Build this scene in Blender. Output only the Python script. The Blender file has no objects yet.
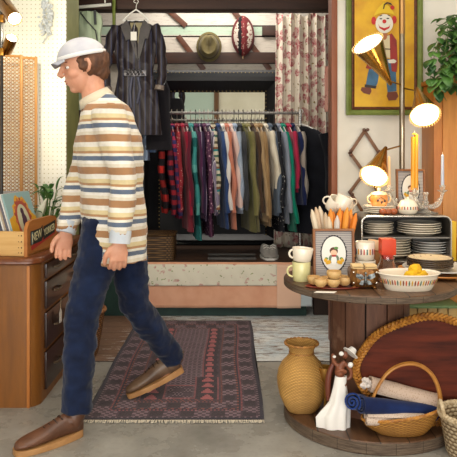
import bpy, bmesh, math, random
from mathutils import Vector, Matrix, noise
random.seed(7)
PI=math.pi
H=1.25; F=640.0; CX=228.5; HY=154.0
C=bpy.context.scene.collection
def P(x,y,d): return Vector(((x-CX)*d/F, d, H-(y-HY)*d/F))
def PX(x,d): return (x-CX)*d/F
def PZ(y,d): return H-(y-HY)*d/F
def hexc(h):
    h=h.lstrip('#'); o=[]
    for i in (0,2,4):
        c=int(h[i:i+2],16)/255; o.append(c/12.92 if c<=.04045 else ((c+.055)/1.055)**2.4)
    return (*o,1)
# ---------------- node helper ----------------
class G:
    def __init__(s,name):
        s.m=bpy.data.materials.new(name); s.m.use_nodes=True; s.t=s.m.node_tree; s.t.nodes.clear()
        s.out=s.n('ShaderNodeOutputMaterial'); s.b=s.n('ShaderNodeBsdfPrincipled')
        s.l(s.b.outputs[0],s.out.inputs[0]); s.tc=s.n('ShaderNodeTexCoord')
        s.obj=s.tc.outputs['Object']; s.uv=s.tc.outputs['UV']
    def n(s,t,**k):
        n=s.t.nodes.new(t)
        for a,b in k.items(): setattr(n,a,b)
        return n
    def l(s,a,b): s.t.links.new(a,b)
    def put(s,sock,v):
        if isinstance(v,bpy.types.NodeSocket): s.l(v,sock)
        else: sock.default_value=v
    def math(s,op,a,b=0.0,c=0.0):
        n=s.n('ShaderNodeMath',operation=op); s.put(n.inputs[0],a); s.put(n.inputs[1],b); s.put(n.inputs[2],c); return n.outputs[0]
    def xyz(s,v=None):
        n=s.n('ShaderNodeSeparateXYZ'); s.l(v or s.obj,n.inputs[0]); return n.outputs
    def map(s,scale=(1,1,1),rot=(0,0,0),loc=(0,0,0),v=None):
        n=s.n('ShaderNodeMapping'); s.l(v or s.obj,n.inputs[0]); n.inputs['Scale'].default_value=scale; n.inputs['Rotation'].default_value=rot; n.inputs['Location'].default_value=loc; return n.outputs[0]
    def noise(s,scale,v=None,detail=4,rough=.55):
        n=s.n('ShaderNodeTexNoise'); s.l(v or s.obj,n.inputs['Vector']); n.inputs['Scale'].default_value=scale; n.inputs['Detail'].default_value=detail; n.inputs['Roughness'].default_value=rough; return n.outputs[0]
    def vor(s,scale,v=None,out='Distance'):
        n=s.n('ShaderNodeTexVoronoi'); s.l(v or s.obj,n.inputs['Vector']); n.inputs['Scale'].default_value=scale; return n.outputs[out]
    def ramp(s,f,stops,const=False):
        n=s.n('ShaderNodeValToRGB'); s.put(n.inputs[0],f); e=n.color_ramp.elements
        if const: n.color_ramp.interpolation='CONSTANT'
        e[0].position=stops[0][0]; e[0].color=hexc(stops[0][1])
        e[1].position=stops[-1][0]; e[1].color=hexc(stops[-1][1])
        for p,c in stops[1:-1]:
            x=e.new(p); x.color=hexc(c)
        return n.outputs[0]
    def mask(s,f,a,b):
        n=s.n('ShaderNodeMapRange'); s.put(n.inputs[0],f); n.inputs[1].default_value=a; n.inputs[2].default_value=b; return n.outputs[0]
    def mix(s,f,a,b):
        n=s.n('ShaderNodeMix',data_type='RGBA'); s.put(n.inputs[0],f)
        for i,v in ((6,a),(7,b)):
            if isinstance(v,str): v=hexc(v)
            s.put(n.inputs[i],v)
        return n.outputs[2]
    def bump(s,h,st=.3,dist=.005):
        n=s.n('ShaderNodeBump'); n.inputs['Strength'].default_value=st; n.inputs['Distance'].default_value=dist; s.l(h,n.inputs['Height']); s.l(n.outputs[0],s.b.inputs['Normal'])
    def done(s,col,rough=.6,metal=0,spec=.5,**k):
        if isinstance(col,str): col=hexc(col)
        s.put(s.b.inputs['Base Color'],col); s.put(s.b.inputs['Roughness'],rough); s.b.inputs['Metallic'].default_value=metal
        s.b.inputs['Specular IOR Level'].default_value=spec
        for a,b in k.items(): s.b.inputs[a.replace('_',' ')].default_value=b
        return s.m
_c={}
def mat(c1,rough=.6,metal=0,c2=None,scale=12,bump=0,bs=60,stretch=(1,1,1),spec=.5,**k):
    key=(c1,rough,metal,c2,scale,bump,bs,stretch,spec,tuple(k.items()))
    if key in _c: return _c[key]
    g=G('mat_'+c1.strip('#')); v=g.map(stretch)
    if c2: col=g.mix(g.mask(g.noise(scale,v),.35,.65),c1,c2)
    else:
        col=hexc(c1)
    if bump: g.bump(g.noise(bs,v),bump)
    _c[key]=g.done(col,rough,metal,spec,**k); return _c[key]
def wood(c1,c2,axis='x',scale=6,rough=.45,bump=.15,stretchf=9,spec=.4,coat=0):
    key=('wood',c1,c2,axis,scale,rough,bump,coat)
    if key in _c: return _c[key]
    g=G('wood_'+c1.strip('#')); st={'x':(1,stretchf,stretchf),'y':(stretchf,1,stretchf),'z':(stretchf,stretchf,1)}[axis]
    v=g.map(st); n=g.noise(scale*.5,v,6,.65); n2=g.noise(scale*.25,None,2)
    col=g.mix(g.mask(n,.3,.7),c1,c2); g.bump(n,bump,.003)
    col=g.mix(g.math('MULTIPLY',g.mask(n2,.4,.75),.35),col,c1)
    _c[key]=g.done(col,rough,0,spec,Coat_Weight=coat); return _c[key]
def weave(c1,c2,nu=60,nv=120,rough=.55,st=.8,alt=.35):
    key=('weave',c1,c2,nu,nv,alt)
    if key in _c: return _c[key]
    g=G('weave_'+c1.strip('#')); o=g.xyz(g.uv); vv=g.math('MULTIPLY',o[1],nv)
    row=g.math('FLOOR',vv); a=g.math('SINE',g.math('ADD',g.math('MULTIPLY',o[0],2*PI*nu),g.math('MULTIPLY',row,PI)))
    b=g.math('ABSOLUTE',g.math('SINE',g.math('MULTIPLY',vv,PI)))
    h=g.math('MULTIPLY',g.math('MULTIPLY_ADD',a,alt,1-alt),b)
    n=g.noise(14); col=g.mix(g.mask(h,.1,.7),c2,c1); col=g.mix(g.math('MULTIPLY',g.mask(n,.35,.8),.4),col,c2)
    g.bump(h,st,.004); _c[key]=g.done(col,rough,0,.35); return _c[key]
def floral(base,c1,c2,scale=14,amt=.34,rough=.85):
    g=G('floral_'+base.strip('#')); nz=g.n('ShaderNodeTexNoise'); g.l(g.obj,nz.inputs['Vector']); nz.inputs['Scale'].default_value=scale*1.2
    va=g.n('ShaderNodeVectorMath',operation='MULTIPLY_ADD'); g.l(nz.outputs['Color'],va.inputs[0]); va.inputs[1].default_value=(.09,.09,.09); g.l(g.obj,va.inputs[2]); v=va.outputs[0]
    d=g.vor(scale,v); d2=g.vor(scale*1.7,g.map((1,1,1),(0,0,0),(3,5,1),v)); d3=g.vor(scale*3.3,v)
    col=g.mix(g.mask(d2,.22,.16),base,c2); f=g.mask(d,amt,amt-.05)
    petal=g.mix(g.mask(d3,.2,.5),c1,g.mix(.5,c1,base)); col=g.mix(f,col,petal)
    return g.done(col,rough,0,.2)
def plaid(c1,c2,c3,s=9,rough=.9):
    g=G('plaid_'+c1.strip('#')); o=g.xyz()
    a=g.math('GREATER_THAN',g.math('FRACT',g.math('MULTIPLY',o[2],s)),.5); b=g.math('GREATER_THAN',g.math('FRACT',g.math('MULTIPLY_ADD',o[1],s,.2)),.5)
    col=g.mix(a,c1,c2); col=g.mix(g.math('MULTIPLY',b,.55),col,c3); g.bump(g.noise(300),.15,.002); return g.done(col,rough,0,.15)
def stripes(stops,period=.1,axis=2,rough=.85,wob=.0,bump=True):
    g=G('stripes_'+stops[0][1].strip('#')); o=g.xyz(); x=g.math('MULTIPLY',o[axis],1/period)
    if wob: x=g.math('ADD',x,g.math('MULTIPLY',g.noise(5),wob))
    col=g.ramp(g.math('FRACT',x),stops,True)
    if bump: g.bump(g.noise(350),.15,.002)
    return g.done(col,rough,0,.15)
def specks(base,c1,scale=60,th=.25,rough=.8,c2=None):
    g=G('specks_'+base.strip('#')); d=g.vor(scale); col=g.mix(g.mask(d,th+.05,th-.03),base,c1)
    if c2: col=g.mix(g.mask(g.vor(scale*.6,g.map(loc=(2,3,4))),th,th-.06),col,c2)
    return g.done(col,rough,0,.2)
def cloth(c,c2=None,rough=.9):
    key=('cloth',c,c2)
    if key in _c: return _c[key]
    g=G('cloth_'+c.strip('#')); col=g.mix(g.mask(g.noise(9),.35,.7),c,c2) if c2 else hexc(c)
    g.bump(g.noise(260),.2,.002); _c[key]=g.done(col,rough,0,.15,Sheen_Weight=.15); return _c[key]
def emit(c,st):
    g=G('glow'); g.b.inputs['Emission Color'].default_value=hexc(c); g.b.inputs['Emission Strength'].default_value=st; return g.done(c,.5)
def glassm(c='#f4f4f0',rough=.03,thin=False):
    g=G('glass'); return g.done(c,rough,0,.5,Transmission_Weight=1.0 if not thin else .9,IOR=1.45)
# ---------------- mesh builder ----------------
class M:
    def __init__(s): s.bm=bmesh.new(); s.uv=s.bm.loops.layers.uv.new('UVMap'); s.mi=0
    def face(s,vs,uvs=None):
        try: f=s.bm.faces.new(vs)
        except ValueError: return None
        f.material_index=s.mi
        if uvs:
            for lp,u in zip(f.loops,uvs): lp[s.uv].uv=u
        return f
    def box(s,a,b,bev=0,mtx=None):
        (x0,y0,z0),(x1,y1,z1)=a,b
        if x0>x1:x0,x1=x1,x0
        if y0>y1:y0,y1=y1,y0
        if z0>z1:z0,z1=z1,z0
        v=[s.bm.verts.new(p) for p in ((x0,y0,z0),(x1,y0,z0),(x1,y1,z0),(x0,y1,z0),(x0,y0,z1),(x1,y0,z1),(x1,y1,z1),(x0,y1,z1))]
        fs=[s.face([v[i] for i in q]) for q in ((3,2,1,0),(4,5,6,7),(0,1,5,4),(1,2,6,5),(2,3,7,6),(3,0,4,7))]
        vs=v
        if bev:
            es=list({e for f in fs for e in f.edges}); r=bmesh.ops.bevel(s.bm,geom=es,offset=bev,segments=2,affect='EDGES',profile=.6)
            vs=list({q for q in v if q.is_valid}|set(r['verts']))
            for f in r['faces']: f.material_index=s.mi
        if mtx is not None: bmesh.ops.transform(s.bm,matrix=mtx,verts=vs)
        return s
    def cbox(s,c,sz,bev=0,mtx=None):
        h=[q/2 for q in sz]
        if mtx is None: return s.box([c[i]-h[i] for i in range(3)],[c[i]+h[i] for i in range(3)],bev)
        return s.box([-q for q in h],h,bev,Matrix.Translation(c)@mtx)
    def loft(s,rings,caps=True,closed=True,vlen=None):
        R=[[s.bm.verts.new(p) for p in r] for r in rings]; n=len(R[0]); acc=0; vs=[0]
        for i in range(1,len(rings)):
            acc+=(Vector(rings[i][0])-Vector(rings[i-1][0])).length; vs.append(acc)
        for i in range(len(R)-1):
            for j in range(n if closed else n-1):
                k=(j+1)%n; s.face((R[i][j],R[i][k],R[i+1][k],R[i+1][j]),((j/n,vs[i]),((j+1)/n,vs[i]),((j+1)/n,vs[i+1]),(j/n,vs[i+1])))
        if caps and closed: s.face(R[0][::-1]); s.face(R[-1])
        return s
    def tube(s,pts,rad,n=8,ref=None,caps=True):
        pts=[Vector(p) for p in pts]; m=len(pts)
        if not isinstance(rad,(list,)): rad=[rad]*m
        rings=[]; u=None
        for i,p in enumerate(pts):
            t=(pts[min(i+1,m-1)]-pts[max(i-1,0)])
            if t.length<1e-9: t=Vector((0,0,1))
            t.normalize()
            if ref is not None: r=Vector(ref); uu=r-t*r.dot(t)
            elif u is None:
                r=Vector((0,0,1)) if abs(t.z)<.9 else Vector((1,0,0)); uu=r-t*r.dot(t)
            else: uu=u-t*u.dot(t)
            if uu.length<1e-6: uu=t.orthogonal()
            u=uu.normalized(); w=t.cross(u); a,b=(rad[i] if isinstance(rad[i],tuple) else (rad[i],rad[i]))
            rings.append([p+u*(a*math.cos(2*PI*k/n))+w*(b*math.sin(2*PI*k/n)) for k in range(n)])
        return s.loft(rings,caps)
    def lathe(s,prof,n=32,c=(0,0,0),mtx=None,sx=1,sy=1,caps=True):
        c=Vector(c); rings=[]
        for r,z in prof:
            r=max(r,1e-4); ring=[]
            for k in range(n):
                a=2*PI*k/n; p=Vector((r*sx*math.cos(a),r*sy*math.sin(a),z))
                if mtx is not None: p=mtx@p
                ring.append(c+p)
            rings.append(ring)
        return s.loft(rings,caps)
    def ell(s,c,r,n=14,m=9,mtx=None):
        if not isinstance(r,(tuple,list)): r=(r,r,r)
        pr=[(math.sin(PI*i/m),-math.cos(PI*i/m)) for i in range(m+1)]; rings=[]; c=Vector(c)
        for a,z in pr:
            ring=[]
            for k in range(n):
                t=2*PI*k/n; p=Vector((max(a,1e-3)*r[0]*math.cos(t),max(a,1e-3)*r[1]*math.sin(t),z*r[2]))
                if mtx is not None: p=mtx@p
                ring.append(c+p)
            rings.append(ring)
        return s.loft(rings)
    def prism(s,pts,ext):
        ext=Vector(ext); a=[s.bm.verts.new(p) for p in pts]; b=[s.bm.verts.new(Vector(p)+ext) for p in pts]; n=len(a)
        s.face(a[::-1]); s.face(b)
        for i in range(n): s.face((a[i],a[(i+1)%n],b[(i+1)%n],b[i]))
        return s
    def grid(s,fn,nu,nv,thick=0,uvs=(1,1)):
        V=[[s.bm.verts.new(fn(i/nu,j/nv)) for j in range(nv+1)] for i in range(nu+1)]
        for i in range(nu):
            for j in range(nv):
                s.face((V[i][j],V[i+1][j],V[i+1][j+1],V[i][j+1]),[((i+a)/nu*uvs[0],(j+b)/nv*uvs[1]) for a,b in ((0,0),(1,0),(1,1),(0,1))])
        return s
    def xf(s,mtx): bmesh.ops.transform(s.bm,matrix=mtx,verts=s.bm.verts[:]); return s
def obj(name,m,mats,parent=None,label=None,cat=None,group=None,kind=None,world=False,loc=None,smooth=True,solid=0,ang=42,rz=0):
    bm=m.bm
    if world and parent is not None:
        q=parent; o=Vector((0,0,0))
        while q: o+=q.location; q=q.parent
        bmesh.ops.translate(bm,vec=-o,verts=bm.verts[:])
    if world and parent is None and loc is not None: bmesh.ops.translate(bm,vec=-Vector(loc),verts=bm.verts[:])
    bmesh.ops.recalc_face_normals(bm,faces=bm.faces[:])
    for f in bm.faces: f.smooth=smooth
    a=math.radians(ang)
    for e in bm.edges:
        if len(e.link_faces)==2:
            e.smooth = e.calc_face_angle(0)<a
    me=bpy.data.meshes.new(name); bm.to_mesh(me); bm.free()
    for x in (mats if isinstance(mats,(list,tuple)) else [mats]): me.materials.append(x)
    o=bpy.data.objects.new(name,me); C.objects.link(o)
    if parent: o.parent=parent
    if loc is not None: o.location=loc
    if rz: o.rotation_euler.z=rz
    tag(o,label,cat,group,kind)
    if solid:
        md=o.modifiers.new('s','SOLIDIFY'); md.thickness=solid; md.offset=0
    return o
def tag(o,label=None,cat=None,group=None,kind=None):
    if label:o['label']=label
    if cat:o['category']=cat
    if group:o['group']=group
    if kind:o['kind']=kind
    return o
def thing(name,label,cat,loc=(0,0,0),rz=0,group=None):
    o=bpy.data.objects.new(name,None); o.empty_display_size=.05; C.objects.link(o); o.location=loc; o.rotation_euler=(0,0,rz); return tag(o,label,cat,group)
def copytree(o,parent=None):
    c=o.copy(); C.objects.link(c)
    if parent: c.parent=parent
    for ch in list(o.children):
        copytree(ch,c)
    return c
def dup(o,loc,rz=0,label=None,group=None):
    c=copytree(o); c.location=loc; c.rotation_euler.z=rz
    if label:c['label']=label
    if group:c['group']=group
    return c
def bake(o,mods):
    """apply procedural modifiers to the mesh"""
    for t,kw in mods:
        md=o.modifiers.new(t,t)
        for a,b in kw.items(): setattr(md,a,b)
    dg=bpy.context.evaluated_depsgraph_get(); dg.update()
    me=bpy.data.meshes.new_from_object(o.evaluated_get(dg)); old=o.data; o.modifiers.clear(); o.data=me
    for p in me.polygons: p.use_smooth=True
    return o
def wrinkle(o,amp,sc,aniso=(1,1,1)):
    me=o.data; ns=[v.normal.copy() for v in me.vertices]
    for v,n in zip(me.vertices,ns):
        q=Vector((v.co.x*aniso[0],v.co.y*aniso[1],v.co.z*aniso[2]))*sc
        v.co+=n*(noise.noise(q)+.5*noise.noise(q*2.1))*amp
def struct(name,m,mats,**k): return obj(name,m,mats,kind='structure',**k)
def spl(pts,n=6):
    """catmull-rom resample"""
    P_=[Vector(p) for p in pts]; out=[]
    for i in range(len(P_)-1):
        a=P_[max(i-1,0)];b=P_[i];c=P_[i+1];d=P_[min(i+2,len(P_)-1)]
        for k in range(n):
            t=k/n; out.append(.5*((2*b)+(c-a)*t+(2*a-5*b+4*c-d)*t*t+(3*b-a-3*c+d)*t**3))
    out.append(P_[-1]); return out
ORD=['bottom','second','third','fourth','fifth','sixth','seventh','eighth','ninth','tenth']
# ================= SETTING =================
WL=4.1; WR=4.2; BK=6.0; CE=3.0
g=G('concrete'); n=g.noise(3,None,8,.65); n2=g.noise(40); col=g.ramp(n,[(.3,'#827e76'),(.5,'#96928a'),(.7,'#aaa69e')]); col=g.mix(g.math('MULTIPLY',g.mask(n2,.5,.7),.3),col,'#746e65'); g.bump(n2,.06); concrete=g.done(col,g.mask(n,.2,1.2),0,.4)
struct('floor',M().box((-3,-3,-.1),(3,3.85,0)),concrete)
g=G('worn_shaded_boards'); o=g.xyz(); v=g.map((1.2,7,5)); n=g.noise(7,v,8,.75); n3=g.noise(1.1)
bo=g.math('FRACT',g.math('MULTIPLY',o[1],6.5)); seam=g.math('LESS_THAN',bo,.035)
shade_l=g.mask(o[0],-.35,-.95)  # bare wood spreads leftward, painting the shade there on top of real wear
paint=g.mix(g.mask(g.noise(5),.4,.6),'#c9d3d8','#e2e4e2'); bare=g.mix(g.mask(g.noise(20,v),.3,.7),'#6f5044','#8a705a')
msk=g.mask(g.math('ADD',n,g.math('MULTIPLY',shade_l,.25)),.52,.58)
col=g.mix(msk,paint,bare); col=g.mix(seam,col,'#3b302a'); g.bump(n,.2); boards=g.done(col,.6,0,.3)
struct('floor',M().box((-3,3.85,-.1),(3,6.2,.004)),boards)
struct('ceiling',M().box((-3,-3,CE),(3,6.2,CE+.1)),mat('#e4dfd0',.9))
white=mat('#ece7dc',.85,c2='#e0dacd',scale=3,bump=.1,bs=30)
# front wall with shop window openings
w=M()
for a,b in (((-3,-3,0),(3,-2.9,.4)),((-3,-3,1.85),(3,-2.9,CE)),((-3,-3,.4),(-2.7,-2.9,1.85)),((2.7,-3,.4),(3,-2.9,1.85))): w.box(a,b)
struct('wall_front',w,white)
struct('wall_front_panel',M().box((-2.2,-2.9,1.87),(-.33,-2.88,CE)),mat('#bcd0cc',.8))
obj('wooden_post',M().box((-.33,-2.9,1.85),(-.22,-2.86,CE)),mat('#6d4a30',.6),kind='structure')
w=M(); wf=mat('#5b3d28',.6)
for x in (-2.7,-.9,.9,2.62): w.box((x,-2.99,.4),(x+.08,-2.91,1.85))
w.box((-2.7,-2.99,1.6),(2.7,-2.91,1.66)); struct('window_1',w,wf)
struct('wall_left',M().box((-3.1,-3,0),(-3,6.2,CE)),white)
struct('wall_right',M().box((3,-3,0),(3.1,6.2,CE)),white)
# left pegboard partition
g=G('pegboard'); o=g.xyz(); s=36.0
fx=g.math('SUBTRACT',g.math('FRACT',g.math('MULTIPLY',o[0],s)),.5); fz=g.math('SUBTRACT',g.math('FRACT',g.math('MULTIPLY',o[2],s*1.0)),.5)
d=g.math('SQRT',g.math('ADD',g.math('MULTIPLY',fx,fx),g.math('MULTIPLY',fz,fz)))
col=g.mix(g.mask(g.noise(2.5),.35,.65),'#f1efe6','#e6e3d2'); col=g.mix(g.mask(d,.16,.11),col,'#b9b08c'); peg=g.done(col,.7,0,.3)
struct('wall_partition_left',M().box((-3,WL,0),(PX(66,WL),WL+.02,CE)),peg)
olive=mat('#8f9157',.7,c2='#7c7f48',scale=5)
struct('trim_1',M().box((PX(66,WL)-.3,WL+.02,0),(PX(66,WL),4.45,CE)),olive)
dark=mat('#2a1e18',.8,c2='#38281f',scale=6)
struct('wall_alcove_left',M().box((-1.45,4.45,0),(-1.35,BK,CE)),dark)
struct('wall_partition_right',M().box((PX(335,WR),WR,0),(3,WR+.1,CE)),white)
redwood=wood('#7a4027','#9a5a38','z',5)
struct('trim_2',M().box((PX(331,WR),WR-.02,0),(PX(337,WR),WR+.12,CE),.004),redwood)
struct('wall_alcove_right',M().box((.95,WR+.1,0),(1.05,BK,CE)),dark)
# back wall of planks
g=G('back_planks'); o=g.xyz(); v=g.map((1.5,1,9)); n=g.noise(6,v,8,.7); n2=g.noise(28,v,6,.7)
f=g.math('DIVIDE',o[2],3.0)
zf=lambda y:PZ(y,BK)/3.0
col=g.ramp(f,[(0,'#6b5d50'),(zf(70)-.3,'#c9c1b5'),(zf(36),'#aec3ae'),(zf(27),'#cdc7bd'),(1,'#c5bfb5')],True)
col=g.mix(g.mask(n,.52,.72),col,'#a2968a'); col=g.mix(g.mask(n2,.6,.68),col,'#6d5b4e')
for y in (26,36.5,53):
    s_=g.math('LESS_THAN',g.math('ABSOLUTE',g.math('SUBTRACT',o[2],PZ(y,BK))),.007); col=g.mix(s_,col,'#2c231d')
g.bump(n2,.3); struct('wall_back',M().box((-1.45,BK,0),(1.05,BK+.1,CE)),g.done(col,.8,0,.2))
dbeam=wood('#2b1b14','#45291d','x',5,.6)
struct('trim_3',M().box((-1.35,BK-.05,PZ(64,BK)),(.95,BK,PZ(53,BK)),.004),dbeam)
struct('trim_4',M().box((-1.35,4.95,PZ(9,4.95)),(.95,5.1,PZ(-6,4.95)),.005),dbeam)
struct('trim_5',M().box((PX(262,BK),BK-.04,PZ(36,BK)),(PX(300,BK),BK,PZ(27,BK)),.003),dbeam)
strip=wood('#643a26','#4a2a1c','x',7)
def strp(x0,y0,x1,y1,lab):
    a=P(x0,y0,BK-.010);b=P(x1,y1,BK-.010); d_=(b-a); L=d_.length; ang=math.atan2(d_.z,d_.x)
    m=M().cbox((0,0,0),(L,.018,.05),.003,Matrix.Rotation(-ang,4,'Y'))
    obj('wooden_batten',m,strip,loc=(a+b)/2,label=lab,cat='wooden strip',group='diagonal battens on the plank wall')
strp(166,8,186,26,'brown diagonal wooden batten on plank wall beside the dark jacket')
strp(178,36,204,70,'brown diagonal wooden batten running down behind the olive hat')
strp(232,9,242,22,'short brown diagonal batten above the oval woven cap')
strp(249,42,270,70,'brown diagonal batten below the oval cap, beside the curtain')
# world and added area lights
wd=bpy.data.worlds.new('World'); bpy.context.scene.world=wd; wd.use_nodes=True
bg=wd.node_tree.nodes['Background']; bg.inputs[0].default_value=(.88,.94,1,1); bg.inputs[1].default_value=1.6
def area(name,loc,rot,sx,sy,pw,col):
    l=bpy.data.lights.new(name,'AREA'); l.shape='RECTANGLE'; l.size=sx; l.size_y=sy; l.energy=pw; l.color=col
    o=bpy.data.objects.new(name,l); C.objects.link(o); o.location=loc; o.rotation_euler=rot; return o
area('added_window_daylight',(0,-2.85,1.13),(math.radians(90),0,0),5.2,1.4,150,(1,.97,.93))  # area light added in the unseen window opening, standing in for daylight
area('added_overhead_fill',(.1,1.6,CE-.03),(0,0,0),2.6,3.0,62,(1,.95,.87))  # overhead fill added below the closed ceiling, no skylight there
area('added_alcove_fill',(-.1,5.45,CE-.05),(0,0,0),1.2,.5,27,(1,.93,.84))  # unseen fill light added to brighten the alcove
def pt(name,loc,pw,col,r=.03):
    l=bpy.data.lights.new(name,'POINT'); l.energy=pw; l.color=col; l.shadow_soft_size=r
    o=bpy.data.objects.new(name,l); C.objects.link(o); o.location=loc
def spot(name,loc,tgt,pw,col,ang=80,r=.03):
    l=bpy.data.lights.new(name,'SPOT'); l.energy=pw; l.color=col; l.shadow_soft_size=r; l.spot_size=math.radians(ang); l.spot_blend=.6
    o=bpy.data.objects.new(name,l); C.objects.link(o); o.location=loc; o.rotation_euler=(Vector(tgt)-Vector(loc)).to_track_quat('-Z','Y').to_euler()
# camera
cam=bpy.data.cameras.new('Camera'); co=bpy.data.objects.new('Camera',cam); C.objects.link(co)
co.location=(0,0,H); co.rotation_euler=(PI/2,0,0); cam.sensor_width=36; cam.lens=F/457*36; cam.shift_y=-(228.5-HY)/457; cam.clip_start=.05
S=bpy.context.scene; S.camera=co
S.view_settings.view_transform='Standard'; S.view_settings.look='None'; S.view_settings.gamma=1; S.view_settings.exposure=0.0
# ================= ALCOVE =================
# platform
PT=PZ(262,4.9)
t=thing('display_platform','dark green low platform across the back alcove, holding the clothes rack','platform',(-.35,5.4,0))
obj('base',M().box((-1.34,4.93,0.004),(.60,5.92,PT-.03)),mat('#12302b',.6,c2='#1b3c35'),t,world=True)
obj('top_board',M().box((-1.34,4.9,PT-.03),(.64,5.93,PT),.004),wood('#3a2a22','#574236','x'),t,world=True)
struct('trim_6',M().box((.66,4.95,0.004),(.95,5.0,.34)),mat('#33231b',.8))
# patchwork cloth over the platform front
t=thing('patchwork_cloth','peach and cream floral patchwork cloth hung along the platform front','cloth',(-.15,4.88,PT))
def drape(x0,x1,z0,z1,dd,amp=.006,seed=0):
    def f(u,v):
        x=x0+(x1-x0)*u; z=z0+(z1-z0)*v
        return Vector((x,dd-.008-amp*(noise.noise(Vector((x*7,z*3,seed)))+.6*noise.noise(Vector((x*16+z*9,z*9,seed))))+(-.004*math.sin(v*PI)),z+.004*noise.noise(Vector((x*6,seed,1)))))
    return M().grid(f,70,14)
zb=PZ(308,4.87)
peach=cloth('#e9b393','#dfa284'); 
obj('peach_band',drape(PX(125,4.87),PX(301,4.87),zb,PT+.002,4.89,.007,1),peach,t,world=True,solid=.004)
obj('floral_panel',drape(PX(147,4.86),PX(277,4.86),PZ(286,4.86),PT-.012,4.875,.010,1),floral('#e9e3cf','#c98f86','#a9ad7f',16,.30),t,world=True,solid=.003)
obj('peach_border',drape(PX(277,4.86),PX(301,4.86),zb-.0,PT-.012,4.876,.004,5),cloth('#edc3a8'),t,world=True,solid=.003)
obj('blue_panel',drape(PX(300,4.86),PX(312,4.86),PZ(307,4.86),PZ(276,4.86),4.885,.004,9),cloth('#c3ced3'),t,world=True,solid=.003)
# mirror
MD=5.80
t=thing('wall_mirror','large mirror in a wide black frame leaning behind the clothes','mirror',(-.14,MD,PT))
x0,x1,z1=PX(138,MD),PX(287,MD),PZ(70,MD); fw=.2; zg=PT+.10
blk=mat('#08090b',.4,spec=.35,c2='#0d0e12'); 
def bar(a,b,c,d):
    m=M(); k=.045
    # sloped moulding : loft between outer and inner outlines
    return m
m=M()
out=[(x0,0,PT),(x1,0,PT),(x1,0,z1),(x0,0,z1)]; inn=[(x0+fw,0,zg),(x1-fw,0,zg),(x1-fw,0,z1-fw),(x0+fw,0,z1-fw)]
def rg(o_,y): return [(p[0],y,p[2]) for p in o_]
def lerp(o_,i_,k,y): return [((1-k)*a[0]+k*b[0],y,(1-k)*a[2]+k*b[2]) for a,b in zip(o_,i_)]
m.loft([rg(out,MD+.05),rg(out,MD),lerp(out,inn,.12,MD-.02),lerp(out,inn,.3,MD-.012),lerp(out,inn,.5,MD-.025),lerp(out,inn,.75,MD+.0),lerp(out,inn,.92,MD+.02),rg(inn,MD+.03),rg(inn,MD+.05)],caps=False)
obj('frame',m,blk,t,world=True,ang=20)
m=M(); gold=mat('#b59a62',.35,1)
for k,(o_,y) in enumerate(((lerp(out,inn,.95,0),MD+.018),(lerp(out,inn,.13,0),MD-.022))):
    for a,b in ((3,2),(2,1),(0,3)):
        A,B=Vector(o_[a]),Vector(o_[b]); L=(B-A).length; nn=int(L/.035)
        for i in range(nn+1):
            q=A.lerp(B,i/nn); m.ell((q.x,y,q.z),.0045,6,4)
obj('bead_trim',m,gold,t,world=True)
g=G('mirror_glass'); obj('lower_panel',M().box((x0+fw-.01,MD+.028,zg-.01),(x1-fw+.01,MD+.034,1.2)),mat('#0d0d10',.7),t,world=True)
obj('glass',M().box((x0+fw-.01,MD+.03,1.2),(x1-fw+.01,MD+.035,z1-fw+.01)),g.done('#e8ece8',.02,1),t,world=True)
# hats on the wall
hc=P(209,47,BK-.053)
t=thing('felt_fedora','olive green felt fedora with pinched crown hung on the plank wall','hat',hc)
m=M(); Rt=Matrix.Rotation(PI/2,4,'X')
def hat_pt(r,h,a): return Vector((r*.118*math.cos(a),-h,r*.140*math.sin(a)))
prof=[(1,.0),(1.0,.006),(.94,.012),(.84,.018),(.80,.03),(.76,.07),(.70,.10),(.56,.118),(.3,.112),(.05,.105)]
rings=[]
for r,h in prof:
    rg_=[]
    for k in range(36):
        a=2*PI*k/36; p=hat_pt(r,h,a)
        if h>.05: # centre crease + pinches
            p.y+= .045*math.exp(-(p.x/.022)**2)*(1 if p.z>-.06 else .3) 
            p.x*= 1-.30*max(0,(p.z+.0)/.14) if p.z>0 else 1
        rg_.append(p)
    rings.append(rg_)
m.loft(rings)
felt=cloth('#6f6440','#564c30')
obj('felt_body',m,felt,t)
m=M(); m.loft([[hat_pt(.83,.022,2*PI*k/36)*1.0 for k in range(36)],[hat_pt(.80,.042,2*PI*k/36) for k in range(36)]],caps=False); obj('hat_band',m,cloth('#4b3e28'),t,solid=.003)
hc=P(243,36,BK-.052)
t=thing('woven_cap','oval woven cap with red, black and white panels on the plank wall','hat',hc)
cols=[cloth('#5f2426'),cloth('#1f1a1b'),specks('#b9aea2','#6d3430',45,.3),specks('#6e2a2c','#b9a898',60,.22)]
m=M(); rings=[]; nr=10
for i in range(nr+1):
    a=i/nr; r=math.cos(a*PI/2); h=math.sin(a*PI/2)*.07
    rings.append([Vector((.108*r*math.cos(t_)*(1-.18*abs(math.sin(t_))**3),-h,.19*r*math.sin(t_))) for t_ in [2*PI*k/40 for k in range(40)]])
m.loft(rings)
for f in m.bm.faces:
    c=f.calc_center_median(); ax=abs(c.x+.012*0); rr=math.hypot(c.x/.108,c.z/.19)
    f.material_index = 3 if ax<.014 else (1 if ax<.045 and c.x<0 else (0 if ax<.04 else (2 if rr<.78 else 0)))
obj('cap_crown',m,cols,t)
obj('tassel',M().tube([(0,-.005,-.18),(0,-.008,-.215)],[.008,.003],6),cloth('#c2a079'),t)
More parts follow.
